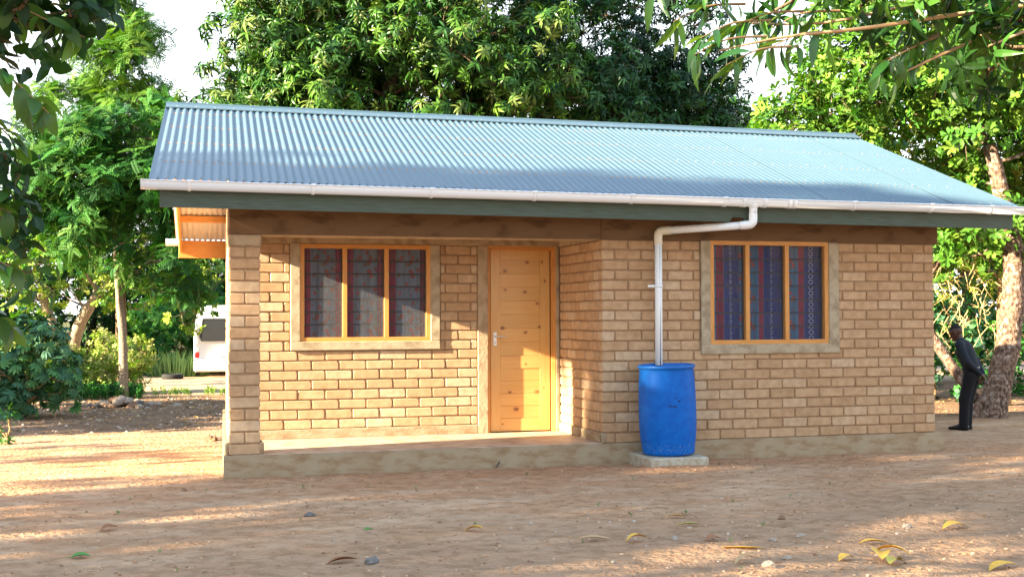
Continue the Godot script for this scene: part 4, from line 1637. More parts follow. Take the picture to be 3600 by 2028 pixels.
# clumps spread over ellipsoid crowns: [centre, radii, how many, clump radius]
func clumps(blobs: Array, low := -0.55) -> Array:
	var out := []
	for b in blobs:
		var n: int = b[2]
		var tries := 0
		var mine := []
		while mine.size() < n and tries < n * 30:
			tries += 1
			var d := rdir()
			if d.y < low:
				continue
			var p: Vector3 = b[0] + d * (b[1] as Vector3) * (rng.randf_range(0.70, 0.98) if rng.randf() < 0.8 else rng.randf_range(0.2, 0.7))
			var ok := true
			for q in mine:
				if p.distance_to(q.c) < b[3] * 0.75:
					ok = false
			if ok:
				mine.append({"c": p, "r": b[3] * rng.randf_range(0.75, 1.2), "mid": b[0], "d": b[4] if b.size() > 4 else 1.0})
		out.append_array(mine)
	return out


# a tree in world axes: trunk and limbs as one woody mesh, leaf clusters through the crown
func tree(called: String, label: String, group: String, trunk: Array, radii: Array, cl: Array, meshes: Array, density: float, size: float, colors: Array, bark: Material, leaf: Material, category := "tree") -> Node3D:
	var o := thing(called, label, category, Vector3.ZERO, 0.0, group)
	var st := begin(true)
	var path := smooth_path(trunk, 4)
	var rr := []
	for i in path.size():
		var t := float(i) / (path.size() - 1) * (radii.size() - 1)
		rr.append(lerpf(radii[int(t)], radii[mini(int(t) + 1, radii.size() - 1)], t - int(t)))
	tube(st, path, rr, 14, true, 0.28)
	var nodes := []
	for i in range(path.size() / 2, path.size()):
		nodes.append([path[i], rr[i]])
	var order := cl.duplicate()
	if called == "mango_tree" and label.begins_with("broad"):
		order = order.filter(func(k): return not ((absf(k.c.x - 4.0) < 0.42 and k.c.y < 6.4 and k.c.z > -14.4) or (absf(k.c.x - 6.3) < 0.3 and k.c.y < 5.6)))
	var top: Vector3 = path[-1]
	order.sort_custom(func(a, b): return a.c.distance_to(top) < b.c.distance_to(top))
	var xf := []
	var tint := []
	for k in order:
		var c: Vector3 = k.c
		var best := 0
		var bd := 1e9
		for i in nodes.size():
			var d: float = nodes[i][0].distance_to(c) + maxf(0.0, nodes[i][0].y - c.y) * 0.8 + 0.1 / nodes[i][1] * 0.06
			if d < bd:
				bd = d
				best = i
		var a: Vector3 = nodes[best][0]
		var span := a.distance_to(c)
		var r0: float = minf(nodes[best][1] * 0.75, 0.018 + 0.022 * span)
		var m1 := a.lerp(c, 0.35) + rdir() * span * 0.10 + Vector3(0, span * 0.05, 0)
		var m2 := a.lerp(c, 0.7) + rdir() * span * 0.08
		var lp := smooth_path([a, m1, m2, c], 3)
		var lr := []
		for i in lp.size():
			lr.append(lerpf(r0, 0.012, float(i) / (lp.size() - 1)))
			if i > 2:
				nodes.append([lp[i], lr[i]])
		tube(st, lp, lr, 6, false, 0.15)
		var n := int(density * k.r * k.r * k.d)
		for i in n:
			var d: Vector3 = (rdir() + (c - k.mid).normalized() * 0.55 + Vector3(0, 0.25, 0)).normalized()
			var p: Vector3 = c + d * k.r * pow(rng.randf(), 0.45)
			var axis: Vector3 = (d * 0.8 + Vector3(0, 0.5, 0) + rdir() * 0.45)
			var s := size * rng.randf_range(0.7, 1.2)
			xf.append(Transform3D(along(axis, rng.randf_range(0, TAU)).scaled_local(Vector3.ONE * s), p))
			var col: Color = colors[rng.randi() % colors.size()]
			tint.append(col * rng.randf_range(0.8, 1.25))
			if i % 5 == 0:
				tube(st, [c.lerp(p, 0.05), c.lerp(p, 0.6) + rdir() * 0.03, p], [0.010, 0.006, 0.003], 4, false)
	commit(st, "trunk", bark, o)
	crown(o, "crown", meshes, xf, tint, leaf)
	return o


func build_trees() -> void:
	var mango := [rosette(11, 0.25, 0.055, -0.05, 0.9, 0.25, 4, 0, 1), rosette(9, 0.23, 0.05, 0.15, 1.1, 0.25, 4, 0, 2)]
	var cashew := [rosette(9, 0.16, 0.085, 0.5, 0.35, 0.2, 4, 1, 3, 0.08), rosette(8, 0.15, 0.08, 0.35, 0.4, 0.2, 4, 1, 4, 0.10)]
	var neem := [feather(5, 0.34, 9, 0.09, 0.032, 5), feather(4, 0.30, 8, 0.085, 0.032, 6)]
	var broad := [rosette(8, 0.17, 0.09, 0.3, 0.5, 0.15, 3, 2, 7, 0.14)]
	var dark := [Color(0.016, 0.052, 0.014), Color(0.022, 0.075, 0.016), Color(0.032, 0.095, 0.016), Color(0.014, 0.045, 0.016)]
	var fresh := [Color(0.040, 0.105, 0.014), Color(0.062, 0.145, 0.018), Color(0.09, 0.18, 0.022), Color(0.026, 0.075, 0.014)]
	var lime := [Color(0.075, 0.195, 0.018), Color(0.11, 0.235, 0.024), Color(0.15, 0.26, 0.028), Color(0.045, 0.14, 0.016)]
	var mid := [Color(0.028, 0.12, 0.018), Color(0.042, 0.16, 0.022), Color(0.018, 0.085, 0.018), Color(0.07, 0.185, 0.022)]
	var far := "trees beyond the house"
	# behind the house
	tree("mango_tree", "broad sunlit mango tree with several forking trunks rising behind the roof ridge", far, [Vector3(4.2, -0.7, -14.6), Vector3(4.15, 2.0, -14.5), Vector3(3.95, 4.4, -14.1), Vector3(3.9, 5.6, -13.9), Vector3(4.3, 7.0, -14.0)], [0.30, 0.22, 0.15, 0.13, 0.10], clumps([[Vector3(4.0, 6.6, -14.0), Vector3(2.7, 3.4, 3.0), 66, 0.95], [Vector3(1.55, 5.0, -13.6), Vector3(1.75, 1.8, 1.6), 34, 0.7], [Vector3(2.0, 6.8, -13.4), Vector3(1.35, 1.7, 1.5), 24, 0.78], [Vector3(5.9, 6.6, -13.8), Vector3(2.5, 3.2, 2.6), 42, 0.9]], -0.75), mango, 84.0, 0.95, [fresh[0], fresh[1], fresh[2], fresh[3], Color(0.12, 0.17, 0.04), dark[2], dark[1], fresh[0]], M.bark, M.leaf_glossy)
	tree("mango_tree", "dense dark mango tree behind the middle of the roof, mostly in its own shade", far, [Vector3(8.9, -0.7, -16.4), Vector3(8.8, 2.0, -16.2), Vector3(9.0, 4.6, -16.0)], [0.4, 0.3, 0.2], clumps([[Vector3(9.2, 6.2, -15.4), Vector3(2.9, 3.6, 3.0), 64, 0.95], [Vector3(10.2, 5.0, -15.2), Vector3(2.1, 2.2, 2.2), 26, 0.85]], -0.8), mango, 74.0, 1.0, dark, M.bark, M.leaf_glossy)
	tree("cashew_tree", "grey-green tree low behind the right end of the roof ridge", far, [Vector3(15.2, -0.7, -22.0), Vector3(15.0, 2.5, -22.0), Vector3(15.1, 5.0, -22.0)], [0.3, 0.22, 0.14], clumps([[Vector3(15.2, 5.6, -22.0), Vector3(3.0, 2.0, 2.2), 30, 0.85]]), cashew, 34.0, 1.5, dark, M.bark, M.leaf_matt)
	# left of the house
	var left := "trees left of the house"
	tree("feathery_tree", "slender grey-trunked tree with feathery dark green crown beside the stone pile", left, [Vector3(-1.43, gy(-1.4, -17.0) - 0.05, -17.0), Vector3(-1.47, 0.9, -17.0), Vector3(-1.55, 1.9, -17.0), Vector3(-1.6, 3.2, -16.9), Vector3(-1.4, 5.4, -16.9)], [0.105, 0.085, 0.08, 0.065, 0.03], clumps([[Vector3(-1.3, 4.2, -16.8), Vector3(2.0, 1.9, 1.7), 44, 0.62], [Vector3(-0.4, 3.0, -16.6), Vector3(1.2, 1.3, 1.2), 14, 0.5], [Vector3(-2.7, 4.4, -17.0), Vector3(1.0, 1.6, 1.2), 14, 0.55]], -0.9), neem, 90.0, 1.15, mid + [fresh[1]], M.grey_bark, M.leaf_matt)
	tree("feathery_tree", "tall light green feathery tree whose top shows above the slender tree", left, [Vector3(-1.62, -0.7, -23.0), Vector3(-1.7, 2.6, -22.6), Vector3(-1.7, 6.5, -21.8), Vector3(-1.4, 9.5, -21.6)], [0.16, 0.13, 0.09, 0.04], clumps([[Vector3(-1.7, 7.7, -21.4), Vector3(1.15, 2.1, 1.2), 26, 0.52], [Vector3(-2.9, 6.2, -21.6), Vector3(1.0, 1.4, 1.0), 10, 0.5], [Vector3(-0.6, 5.9, -21.6), Vector3(0.7, 0.9, 0.8), 7, 0.45]], -0.8), neem, 80.0, 1.2, lime + [fresh[2], fresh[1]], M.bark, M.leaf_matt)
	tree("cashew_tree", "bright cashew tree with two pale leaning trunks behind the sunny bush", left, [Vector3(-3.1, -0.6, -24.5), Vector3(-2.9, 0.9, -24.2), Vector3(-2.3, 2.0, -23.8)], [0.2, 0.17, 0.12], clumps([[Vector3(-2.6, 3.0, -23.4), Vector3(2.6, 1.6, 1.8), 34, 0.7], [Vector3(-0.6, 2.1, -23.0), Vector3(1.7, 1.0, 1.2), 18, 0.6], [Vector3(-4.2, 2.4, -23.4), Vector3(1.6, 1.3, 1.4), 14, 0.6]], -0.95), cashew, 40.0, 1.15, lime + [Color(0.24, 0.32, 0.04), Color(0.28, 0.33, 0.06)], M.grey_bark, M.leaf_matt)
	var t2 := begin(true)
	tube(t2, smooth_path([Vector3(-3.0, -0.6, -24.3), Vector3(-3.4, 0.7, -24.2), Vector3(-3.8, 2.0, -24.0)], 4), filled(0.13, 9), 10, true, 0.3)
	commit(t2, "trunk", M.grey_bark, get_node("cashew_tree_001"))
	for f in [[Vector3(-7.0, 0, -33), 5.0, 2.9, "dense dark tree at the far left behind the bushes"], [Vector3(-3.2, 0, -36), 5.2, 2.9, "dark tree filling the gap behind the pale leaning trunks"], [Vector3(0.6, 0, -34.5), 4.4, 2.6, "dark low tree behind the grass clump and the minibus"], [Vector3(3.6, 0, -36), 5.0, 2.9, "dark tree behind the minibus roof"], [Vector3(-10.5, 0, -28), 5.4, 3.0, "dark tree beyond the left edge of the yard"]]:
		var b: Vector3 = f[0]
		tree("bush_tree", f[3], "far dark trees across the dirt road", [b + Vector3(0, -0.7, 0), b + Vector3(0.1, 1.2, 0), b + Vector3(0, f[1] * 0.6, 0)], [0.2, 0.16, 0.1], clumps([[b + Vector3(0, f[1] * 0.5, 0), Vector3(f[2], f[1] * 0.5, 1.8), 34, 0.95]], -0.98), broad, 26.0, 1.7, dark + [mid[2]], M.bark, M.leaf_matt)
	# right of the house
	var right := "trees right of the house"
	var rt := tree("cashew_tree", "large cashew tree on a thick leaning lichen-blotched trunk behind the person", right, [Vector3(13.78, -0.75, -7.15), Vector3(13.88, -0.2, -7.1), Vector3(14.15, 0.7, -7.1), Vector3(14.30, 1.7, -7.1), Vector3(14.28, 2.7, -7.1), Vector3(13.9, 4.4, -7.2)], [0.30, 0.235, 0.225, 0.20, 0.17, 0.12], clumps([[Vector3(13.5, 6.2, -8.4), Vector3(2.3, 2.0, 2.2), 46, 0.68], [Vector3(15.2, 5.4, -8.2), Vector3(2.2, 2.3, 2.0), 40, 0.7], [Vector3(11.0, 4.5, -8.8), Vector3(1.2, 0.7, 1.2), 16, 0.5], [Vector3(11.8, 5.3, -8.6), Vector3(0.9, 0.9, 1.0), 12, 0.5], [Vector3(14.4, 2.75, -7.6), Vector3(1.8, 0.55, 1.3), 20, 0.5]], -0.9), cashew, 76.0, 1.2, lime + [fresh[1], fresh[2]], M.lichen_bark, M.leaf_matt)
	var lb := begin(true)
	tube(lb, smooth_path([Vector3(13.9, -0.3, -7.6), Vector3(13.2, 0.9, -8.0), Vector3(12.95, 1.5, -8.0), Vector3(13.05, 2.0, -7.9), Vector3(13.3, 2.4, -7.7)], 4), [0.1, 0.1, 0.1, 0.1, 0.1, 0.095, 0.095, 0.09, 0.09, 0.085, 0.085, 0.08, 0.075, 0.07, 0.06, 0.05, 0.04], 10, true, 0.3)
	commit(lb, "broken_limb", M.lichen_bark, rt)
	lb = begin(true)
	tube(lb, smooth_path([Vector3(13.45, -0.68, -7.2), Vector3(13.55, -0.45, -7.18), Vector3(13.75, -0.1, -7.12)], 4), [0.16, 0.15, 0.14, 0.13, 0.12, 0.11, 0.1, 0.1, 0.1], 10, true, 0.3)
	commit(lb, "root_flare", M.lichen_bark, rt)
	tree("yellow_green_tree", "sunlit yellow-green tree with upright shoots at the right edge above the eave", right, [Vector3(16.0, -0.6, -9.6), Vector3(16.0, 2.0, -9.6), Vector3(16.1, 4.2, -9.5)], [0.14, 0.11, 0.06], clumps([[Vector3(15.9, 4.0, -9.4), Vector3(1.9, 2.4, 1.5), 40, 0.55], [Vector3(13.9, 3.4, -10.0), Vector3(1.7, 1.2, 1.2), 20, 0.5]], -0.85), [rosette(10, 0.17, 0.06, 0.75, 0.25, 0.2, 3, 2, 9, 0.3)], 70.0, 1.0, [Color(0.22, 0.30, 0.03), Color(0.30, 0.34, 0.04), Color(0.16, 0.26, 0.03), Color(0.36, 0.30, 0.05)], M.twig, M.leaf_matt)
	for f in [[Vector3(20.5, 0, -17), 7.0, 3.4, "dark green tree filling the right background behind the trunk"], [Vector3(25.5, 0, -20), 8.0, 3.6, "dark green tree at the right edge of the far background"], [Vector3(17.5, 0, -24), 6.0, 3.0, "shaded tree behind the house's right corner, beyond the dry twigs"]]:
		var b: Vector3 = f[0]
		tree("bush_tree", f[3], "far dark trees right of the house", [b + Vector3(0, -0.7, 0), b + Vector3(0.1, 1.2, 0), b + Vector3(0, f[1] * 0.6, 0)], [0.25, 0.2, 0.12], clumps([[b + Vector3(0, f[1] * 0.5, 0), Vector3(f[2], f[1] * 0.52, 2.2), 44, 1.0]], -0.98), broad, 26.0, 1.5, mid + [fresh[1]], M.bark, M.leaf_matt)
	build_near_trees(mango, cashew, dark, fresh)


# leaves one can pick apart: each its own mesh along given twigs
func hang_leaves(o: Node3D, twigs: Array, meshes: Array, each: int, size: float, limit: int, down: float) -> void:
	var st := begin(true)
	var made := 0
	for tw in twigs:
		var path := smooth_path(tw, 5)
		var rr := []
		for i in path.size():
			rr.append(lerpf(0.011, 0.003, float(i) / (path.size() - 1)))
		tube(st, path, rr, 6, false)
		for i in each:
			if made >= limit:
				break
			made += 1
			var t := pow((i + rng.randf()) / each, 0.75)
			var k := clampi(int(t * (path.size() - 1)), 0, path.size() - 2)
			var d: Vector3 = (path[k + 1] - path[k]).normalized()
			var p: Vector3 = path[k].lerp(path[k + 1], rng.randf())
			var dir := (rdir() * 0.9 + d * 0.5 + Vector3(0, -down, 0)).normalized()
			var up := (rdir() * 0.7 + Vector3(0, 1, 0)).normalized()
			var z := dir.cross(up).normalized()
			var b := Basis(dir, z.cross(dir), z)
			var l := part("leaf", meshes[rng.randi() % meshes.size()], M["near_leaf_%d" % (rng.randi() % 5)], o)
			l.transform = Transform3D(b.scaled_local(Vector3.ONE * size * rng.randf_range(0.65, 1.15)), p)
	commit(st, "twigs", M.twig, o)


func leaf_mesh(length: float, wid: float, droop: float, fold: float, shape: int, wave: float) -> ArrayMesh:
	var st := begin(true)
	add_leaf(st, Transform3D(), length, wid, droop, fold, 6, shape, wave)
	st.generate_normals()
	return st.commit()


func build_near_trees(mango: Array, cashew: Array, dark: Array, fresh: Array) -> void:
	# the broad-leaved tree at the left edge; most of it stands outside the frame and shades the yard
	var lt := tree("broadleaf_tree", "near dark broad-leaved tree hanging into the left edge of the picture", "", [Vector3(-4.6, -0.5, 4.4), Vector3(-4.5, 1.4, 4.4), Vector3(-4.3, 3.2, 4.3)], [0.2, 0.16, 0.1], clumps([[Vector3(-4.9, 3.4, 5.3), Vector3(2.2, 2.2, 2.8), 34, 0.7, 0.22], [Vector3(-1.32, 3.20, 4.3), Vector3(0.32, 0.26, 0.4), 14, 0.22, 1.5], [Vector3(-1.57, 2.45, 4.4), Vector3(0.14, 0.4, 0.4), 8, 0.2], [Vector3(-1.58, 1.75, 4.5), Vector3(0.14, 0.4, 0.4), 8, 0.2]], -0.8), [rosette(6, 0.22, 0.11, 0.0, 0.8, 0.15, 4, 2, 14, 0.25)], 90.0, 0.7, dark, M.bark, M.leaf_matt)
	var lm := [leaf_mesh(0.24, 0.11, 0.5, 0.2, 2, 0.0), leaf_mesh(0.22, 0.10, 0.8, 0.3, 2, 0.04), leaf_mesh(0.26, 0.105, 0.3, 0.25, 2, -0.03)]
	var tw := []
	for k in [[Vector3(-3.0, 3.3, 4.6), Vector3(-1.9, 3.25, 4.5), Vector3(-1.05, 2.95, 4.4)], [Vector3(-3.0, 3.1, 4.3), Vector3(-1.8, 3.05, 4.2), Vector3(-1.0, 3.2, 4.1)], [Vector3(-2.8, 3.0, 4.9), Vector3(-1.7, 2.8, 4.8), Vector3(-1.22, 2.45, 4.7)], [Vector3(-2.8, 2.8, 4.5), Vector3(-1.9, 2.7, 4.4), Vector3(-1.40, 2.30, 4.3)], [Vector3(-2.9, 2.2, 4.6), Vector3(-2.0, 2.1, 4.6), Vector3(-1.42, 1.90, 4.6)], [Vector3(-2.8, 1.9, 4.9), Vector3(-1.9, 1.8, 4.9), Vector3(-1.38, 1.58, 4.9)], [Vector3(-2.8, 1.8, 4.3), Vector3(-2.0, 1.6, 4.3), Vector3(-1.45, 1.25, 4.3)], [Vector3(-2.9, 2.5, 4.1), Vector3(-2.0, 2.3, 4.1), Vector3(-1.5, 2.0, 4.0)], [Vector3(-2.7, 3.5, 4.2), Vector3(-1.7, 3.4, 4.1), Vector3(-1.15, 3.35, 3.9)]]:
		tw.append(k)
	hang_leaves(lt, tw, lm, 33, 0.78, 300, 0.55)
	# mango branches reaching in at the top right from a tree outside the frame
	var rt := tree("mango_tree", "near mango tree whose long-leaved branches overhang the top right corner", "", [Vector3(8.6, -0.4, 5.6), Vector3(8.4, 1.8, 5.5), Vector3(7.9, 3.4, 5.3)], [0.22, 0.18, 0.12], clumps([[Vector3(8.4, 4.6, 5.4), Vector3(1.9, 1.5, 2.0), 22, 0.65], [Vector3(5.2, 3.50, 4.7), Vector3(1.1, 0.22, 0.4), 16, 0.28, 2.0], [Vector3(3.6, 3.52, 4.3), Vector3(0.7, 0.12, 0.3), 7, 0.22, 2.0], [Vector3(5.3, 3.05, 4.8), Vector3(0.5, 0.2, 0.3), 6, 0.24, 2.0]], -0.5), mango, 30.0, 1.0, dark + fresh, M.bark, M.leaf_glossy)
	var limb := begin(true)
	var main := [[Vector3(7.6, 3.5, 5.2), Vector3(6.0, 3.55, 4.9), Vector3(5.0, 3.44, 4.7), Vector3(4.1, 3.30, 4.5), Vector3(3.5, 3.22, 4.4), Vector3(3.05, 3.12, 4.3)], [Vector3(7.6, 3.6, 5.0), Vector3(6.0, 3.75, 4.6), Vector3(4.9, 3.62, 4.3), Vector3(4.0, 3.42, 4.1), Vector3(3.3, 3.40, 4.0)], [Vector3(6.6, 3.6, 4.9), Vector3(5.5, 3.5, 4.6), Vector3(4.85, 3.22, 4.5), Vector3(4.42, 3.02, 4.4)], [Vector3(6.0, 3.6, 4.8), Vector3(5.2, 3.3, 4.9), Vector3(4.75, 3.12, 4.9)]]
	for m in main:
		var path := smooth_path(m, 5)
		var rr := []
		for i in path.size():
			rr.append(lerpf(0.028, 0.006, pow(float(i) / (path.size() - 1), 0.7)))
		tube(limb, path, rr, 8, false, 0.2)
	commit(limb, "branch", mat("branch_bark", lin(0.42, 0.27, 0.14), 0.9), rt)
	var mm := [leaf_mesh(0.23, 0.05, 0.7, 0.3, 0, 0.03), leaf_mesh(0.21, 0.047, 1.0, 0.35, 0, -0.04), leaf_mesh(0.25, 0.052, 0.4, 0.25, 0, 0.05)]
	var tws := []
	for q in [Vector3(2.86, 3.08, 4.3), Vector3(2.95, 3.22, 4.2), Vector3(2.80, 3.35, 4.1), Vector3(3.05, 3.0, 4.4), Vector3(3.2, 3.30, 4.2), Vector3(3.35, 3.12, 4.4), Vector3(2.65, 3.55, 4.1), Vector3(3.55, 3.35, 4.1)]:
		tws.append([q + Vector3(0.55, 0.16, 0.0), q + Vector3(0.25, 0.12, 0.02), q])
	for i in 22:
		var q := Vector3(rng.randf_range(4.1, 5.9), 0, rng.randf_range(4.2, 5.1))
		q.y = rng.randf_range(2.95, 3.55) + 0.04 * (q.x - 4.0)
		tws.append([q + Vector3(0.5, 0.25, 0.0), q + Vector3(0.25, 0.14, rng.randf_range(-0.05, 0.05)), q])
	hang_leaves(rt, tws, mm, 10, 1.15, 300, 0.75)
	# trees outside the frame on the left, toward the low sun: they shade the front wall and dapple the yard
	var sh := "shade trees left of the yard, outside the picture"
	var shade_leaf := [rosette(8, 0.22, 0.12, 0.2, 0.6, 0.15, 3, 2, 15, 0.2)]
	tree("shade_tree", "third shade tree left of the yard, beside the berm", sh, [Vector3(-10.5, -0.6, -10.8), Vector3(-10.4, 2.0, -10.8), Vector3(-10.4, 4.0, -10.8)], [0.3, 0.24, 0.15], clumps([[Vector3(-10.4, 3.8, -10.8), Vector3(2.2, 3.6, 3.3), 80, 0.9]], -0.98), shade_leaf, 24.0, 1.3, dark, M.bark, M.leaf_matt)
	tree("shade_tree", "small thin-crowned shade tree left of the yard, between the berm and the tall one", sh, [Vector3(-14.0, -0.6, -3.0), Vector3(-14.0, 1.5, -3.0), Vector3(-14.0, 3.4, -3.0)], [0.16, 0.13, 0.08], clumps([[Vector3(-14.0, 4.4, -3.2), Vector3(1.4, 2.3, 1.7), 40, 0.6]], -0.98), shade_leaf, 10.0, 1.2, dark, M.bark, M.leaf_matt)
	tree("shade_tree", "second shade tree left of the yard, nearer the viewer", sh, [Vector3(-20.5, -0.5, 11.8), Vector3(-20.4, 3.0, 11.8), Vector3(-20.4, 6.5, 11.8)], [0.35, 0.3, 0.18], clumps([[Vector3(-20.4, 7.8, 11.8), Vector3(2.6, 3.4, 3.5), 90, 0.9]], -0.98), shade_leaf, 10.0, 1.3, dark, M.bark, M.leaf_matt)
	tree("shade_tree", "tall spreading shade tree left of the yard, nearest the house's line", sh, [Vector3(-20.4, -0.5, 6.6), Vector3(-20.3, 3.2, 6.6), Vector3(-20.3, 7.0, 6.6)], [0.35, 0.3, 0.18], clumps([[Vector3(-20.3, 9.5, 6.35), Vector3(2.2, 2.5, 2.85), 84, 0.8, 1.7], [Vector3(-20.3, 8.2, 4.35), Vector3(1.2, 2.7, 0.45), 40, 0.45, 3.0], [Vector3(-20.3, 6.2, 6.25), Vector3(2.2, 2.4, 2.75), 70, 0.8]], -0.98), shade_leaf, 17.0, 1.3, dark, M.bark, M.leaf_matt)


# ------------------------------------------------------------------ low plants
func bush(called: String, label: String, group: String, at: Vector3, radii: Vector3, n: int, r: float, meshes: Array, density: float, size: float, colors: Array) -> Node3D:
	var base := Vector3(at.x, ground_height(at.x, at.z), at.z)
	return tree(called, label, group, [base + Vector3(0, -0.1, 0), base + Vector3(0.02, radii.y * 0.4, 0), base + Vector3(0, radii.y * 0.8, 0)], [0.03, 0.025, 0.015], clumps([[base + Vector3(0, radii.y * 0.85, 0), radii, n, r]], -0.9), meshes, density, size, colors, M.twig, M.leaf_matt, "bush")


func build_shrubs() -> void:
	var lime := [Color(0.11, 0.24, 0.02), Color(0.16, 0.29, 0.025), Color(0.21, 0.30, 0.035), Color(0.07, 0.18, 0.018)]
	var mid := [Color(0.02, 0.11, 0.018), Color(0.032, 0.15, 0.022), Color(0.016, 0.075, 0.018), Color(0.05, 0.17, 0.018)]
	var blue := [Color(0.055, 0.15, 0.085), Color(0.075, 0.19, 0.10), Color(0.04, 0.12, 0.06), Color(0.07, 0.20, 0.065)]
	var small := [rosette(9, 0.09, 0.045, 0.4, 0.4, 0.2, 3, 2, 21, 0.12)]
	var herb := [rosette(8, 0.08, 0.04, 0.7, 0.4, 0.2, 3, 2, 22, 0.16), rosette(7, 0.10, 0.03, 0.8, 0.5, 0.2, 3, 0, 23, 0.14)]
	var palm := palmate(24)
	var pale := [Color(0.30, 0.38, 0.07), Color(0.38, 0.42, 0.12), Color(0.42, 0.42, 0.16), Color(0.18, 0.30, 0.04)]
	var g := "bushes left of the house"
	bush("bush", "bright yellow-green bush in the sun just behind the slender trunk", g, Vector3(-1.75, 0, -19.6), Vector3(0.85, 0.75, 0.6), 26, 0.32, small, 300.0, 1.0, pale)
	bush("bush", "sunlit pale bush left of the bright bush, in front of the leaning trunks", g, Vector3(-3.5, 0, -19.4), Vector3(1.1, 0.75, 0.6), 26, 0.34, small, 260.0, 1.0, pale)
	bush("bush", "green bush at the left edge behind the blue-green shrub", g, Vector3(-4.1, 0, -17.0), Vector3(1.0, 0.7, 0.7), 22, 0.34, small, 220.0, 1.3, mid + lime)
	bush("bush", "dark feathery shrub under the trees behind the grass clump", g, Vector3(0.0, 0, -31.2), Vector3(1.7, 1.5, 0.9), 28, 0.55, [feather(4, 0.34, 8, 0.09, 0.03, 31)], 60.0, 1.3, mid)
	bush("bush", "dark shrub right behind the minibus", g, Vector3(3.2, 0, -32.6), Vector3(2.0, 1.7, 1.0), 26, 0.6, small, 60.0, 2.4, mid)
	var cs := bush("cassava_shrub", "blue-green shrub with finger-shaped leaves at the left edge, in shade", "", Vector3(-2.95, 0, -11.8), Vector3(0.62, 0.78, 0.6), 20, 0.34, [palm], 75.0, 1.25, blue)
	bush("leafy_seedling", "small bright green leafy seedling at the lower left edge of the berm", "", Vector3(-2.82, 0, -7.6), Vector3(0.10, 0.22, 0.10), 4, 0.09, herb, 700.0, 1.0, mid)
	# undergrowth nobody could count
	weeds("undergrowth", "low green weeds between the bushes and the berm", herb, 900, func() -> Vector3: return Vector3(rng.randf_range(-4.6, -1.05), 0, rng.randf_range(-19.4, -16.6)), mid, 1.3)
	weeds("ground_cover", "sunny creeping weeds along the edge of the dirt road", herb, 110, func() -> Vector3: return Vector3(rng.randf_range(-0.85, 0.05) if rng.randf() < 0.6 else rng.randf_range(0.35, 0.9), 0, -18.0 + rng.randf_range(-0.3, 0.3)), lime, 0.75)
	weeds("roadside_weeds", "green weeds across the dirt road at the foot of the trees", herb, 900, func() -> Vector3: return Vector3(rng.randf_range(-6.0, 4.5), 0, rng.randf_range(-31.5, -28.9)), mid, 2.2)
	# tall grass clump
	var gr := begin()
	for i in 420:
		var a := rng.randf_range(0, TAU)
		var r := sqrt(rng.randf()) * 0.62
		var p := Vector3(cos(a) * r * 1.5, 0, sin(a) * r * 0.7)
		var lean := Vector3(p.x * 0.5 + rng.randf_range(-0.25, 0.35), 1.0, rng.randf_range(-0.2, 0.3)).normalized()
		var l := rng.randf_range(0.6, 1.25)
		blade(gr, p, lean, l, 0.016)
	var grass := commit(gr, "grass_clump", mat("grass_blade", lin(0.10, 0.20, 0.06), 0.6), self)
	grass.position = Vector3(-0.15, -0.57, -28.3)
	tag(grass, "tall arching grass clump at the roadside left of the minibus", "grass")
	grass.set_meta("kind", "stuff")
	# right: undergrowth behind the person and dry twigs under the cashew tree
	var rg := "shrubs behind the person"
	bush("shrub", "dark broad-leaved shrub directly behind the person", rg, Vector3(15.6, 0, -11.4), Vector3(1.5, 1.5, 0.9), 34, 0.46, [rosette(7, 0.17, 0.10, 0.2, 0.6, 0.15, 3, 2, 41, 0.2)], 70.0, 1.0, mid + blue)
	bush("shrub", "dark shrub between the house corner and the person", rg, Vector3(13.7, 0, -12.2), Vector3(1.3, 1.6, 0.9), 30, 0.46, [rosette(7, 0.17, 0.10, 0.2, 0.6, 0.15, 3, 2, 42, 0.2)], 70.0, 1.0, mid)
	bush("shrub", "low shrub right of the leaning trunk at the right edge", rg, Vector3(18.9, 0, -12.6), Vector3(1.5, 1.0, 0.9), 28, 0.42, [rosette(7, 0.16, 0.09, 0.2, 0.6, 0.15, 3, 2, 43, 0.2)], 80.0, 1.0, mid)
	var dt := begin()
	for i in 190:
		var p := Vector3(rng.randf_range(-1.5, 1.4), rng.randf_range(-0.75, 0.8), rng.randf_range(-0.5, 0.5))
		var d := Vector3(rng.randf_range(-0.7, 0.7), rng.randf_range(-1.0, 0.2), rng.randf_range(-0.3, 0.3))
		var l := rng.randf_range(0.2, 0.7)
		tube(dt, [p, p + d * l * 0.5 + rdir() * 0.06, p + d * l], [0.009, 0.008, 0.004], 4, false)
	var dry := commit(dt, "dry_twigs", M.dry_twig, self)
	dry.position = Vector3(14.6, 1.75, -9.0)
	tag(dry, "tangle of dry yellow twigs hanging beside the leaning trunk", "twigs")
	dry.set_meta("kind", "stuff")
	var vine := begin(true)
	tube(vine, smooth_path([Vector3(14.85, -0.4, -6.9), Vector3(14.75, 0.1, -6.85), Vector3(14.95, 0.6, -6.8), Vector3(15.0, 1.1, -6.8), Vector3(14.8, 1.6, -6.8), Vector3(14.85, 2.3, -6.9)], 4), filled(0.016, 21), 6)
	var vo := commit(vine, "climbing_stem", mat("green_stem", lin(0.42, 0.36, 0.05), 0.7), self)
	tag(vo, "thin yellow-green climbing stem right of the leaning trunk", "stem")


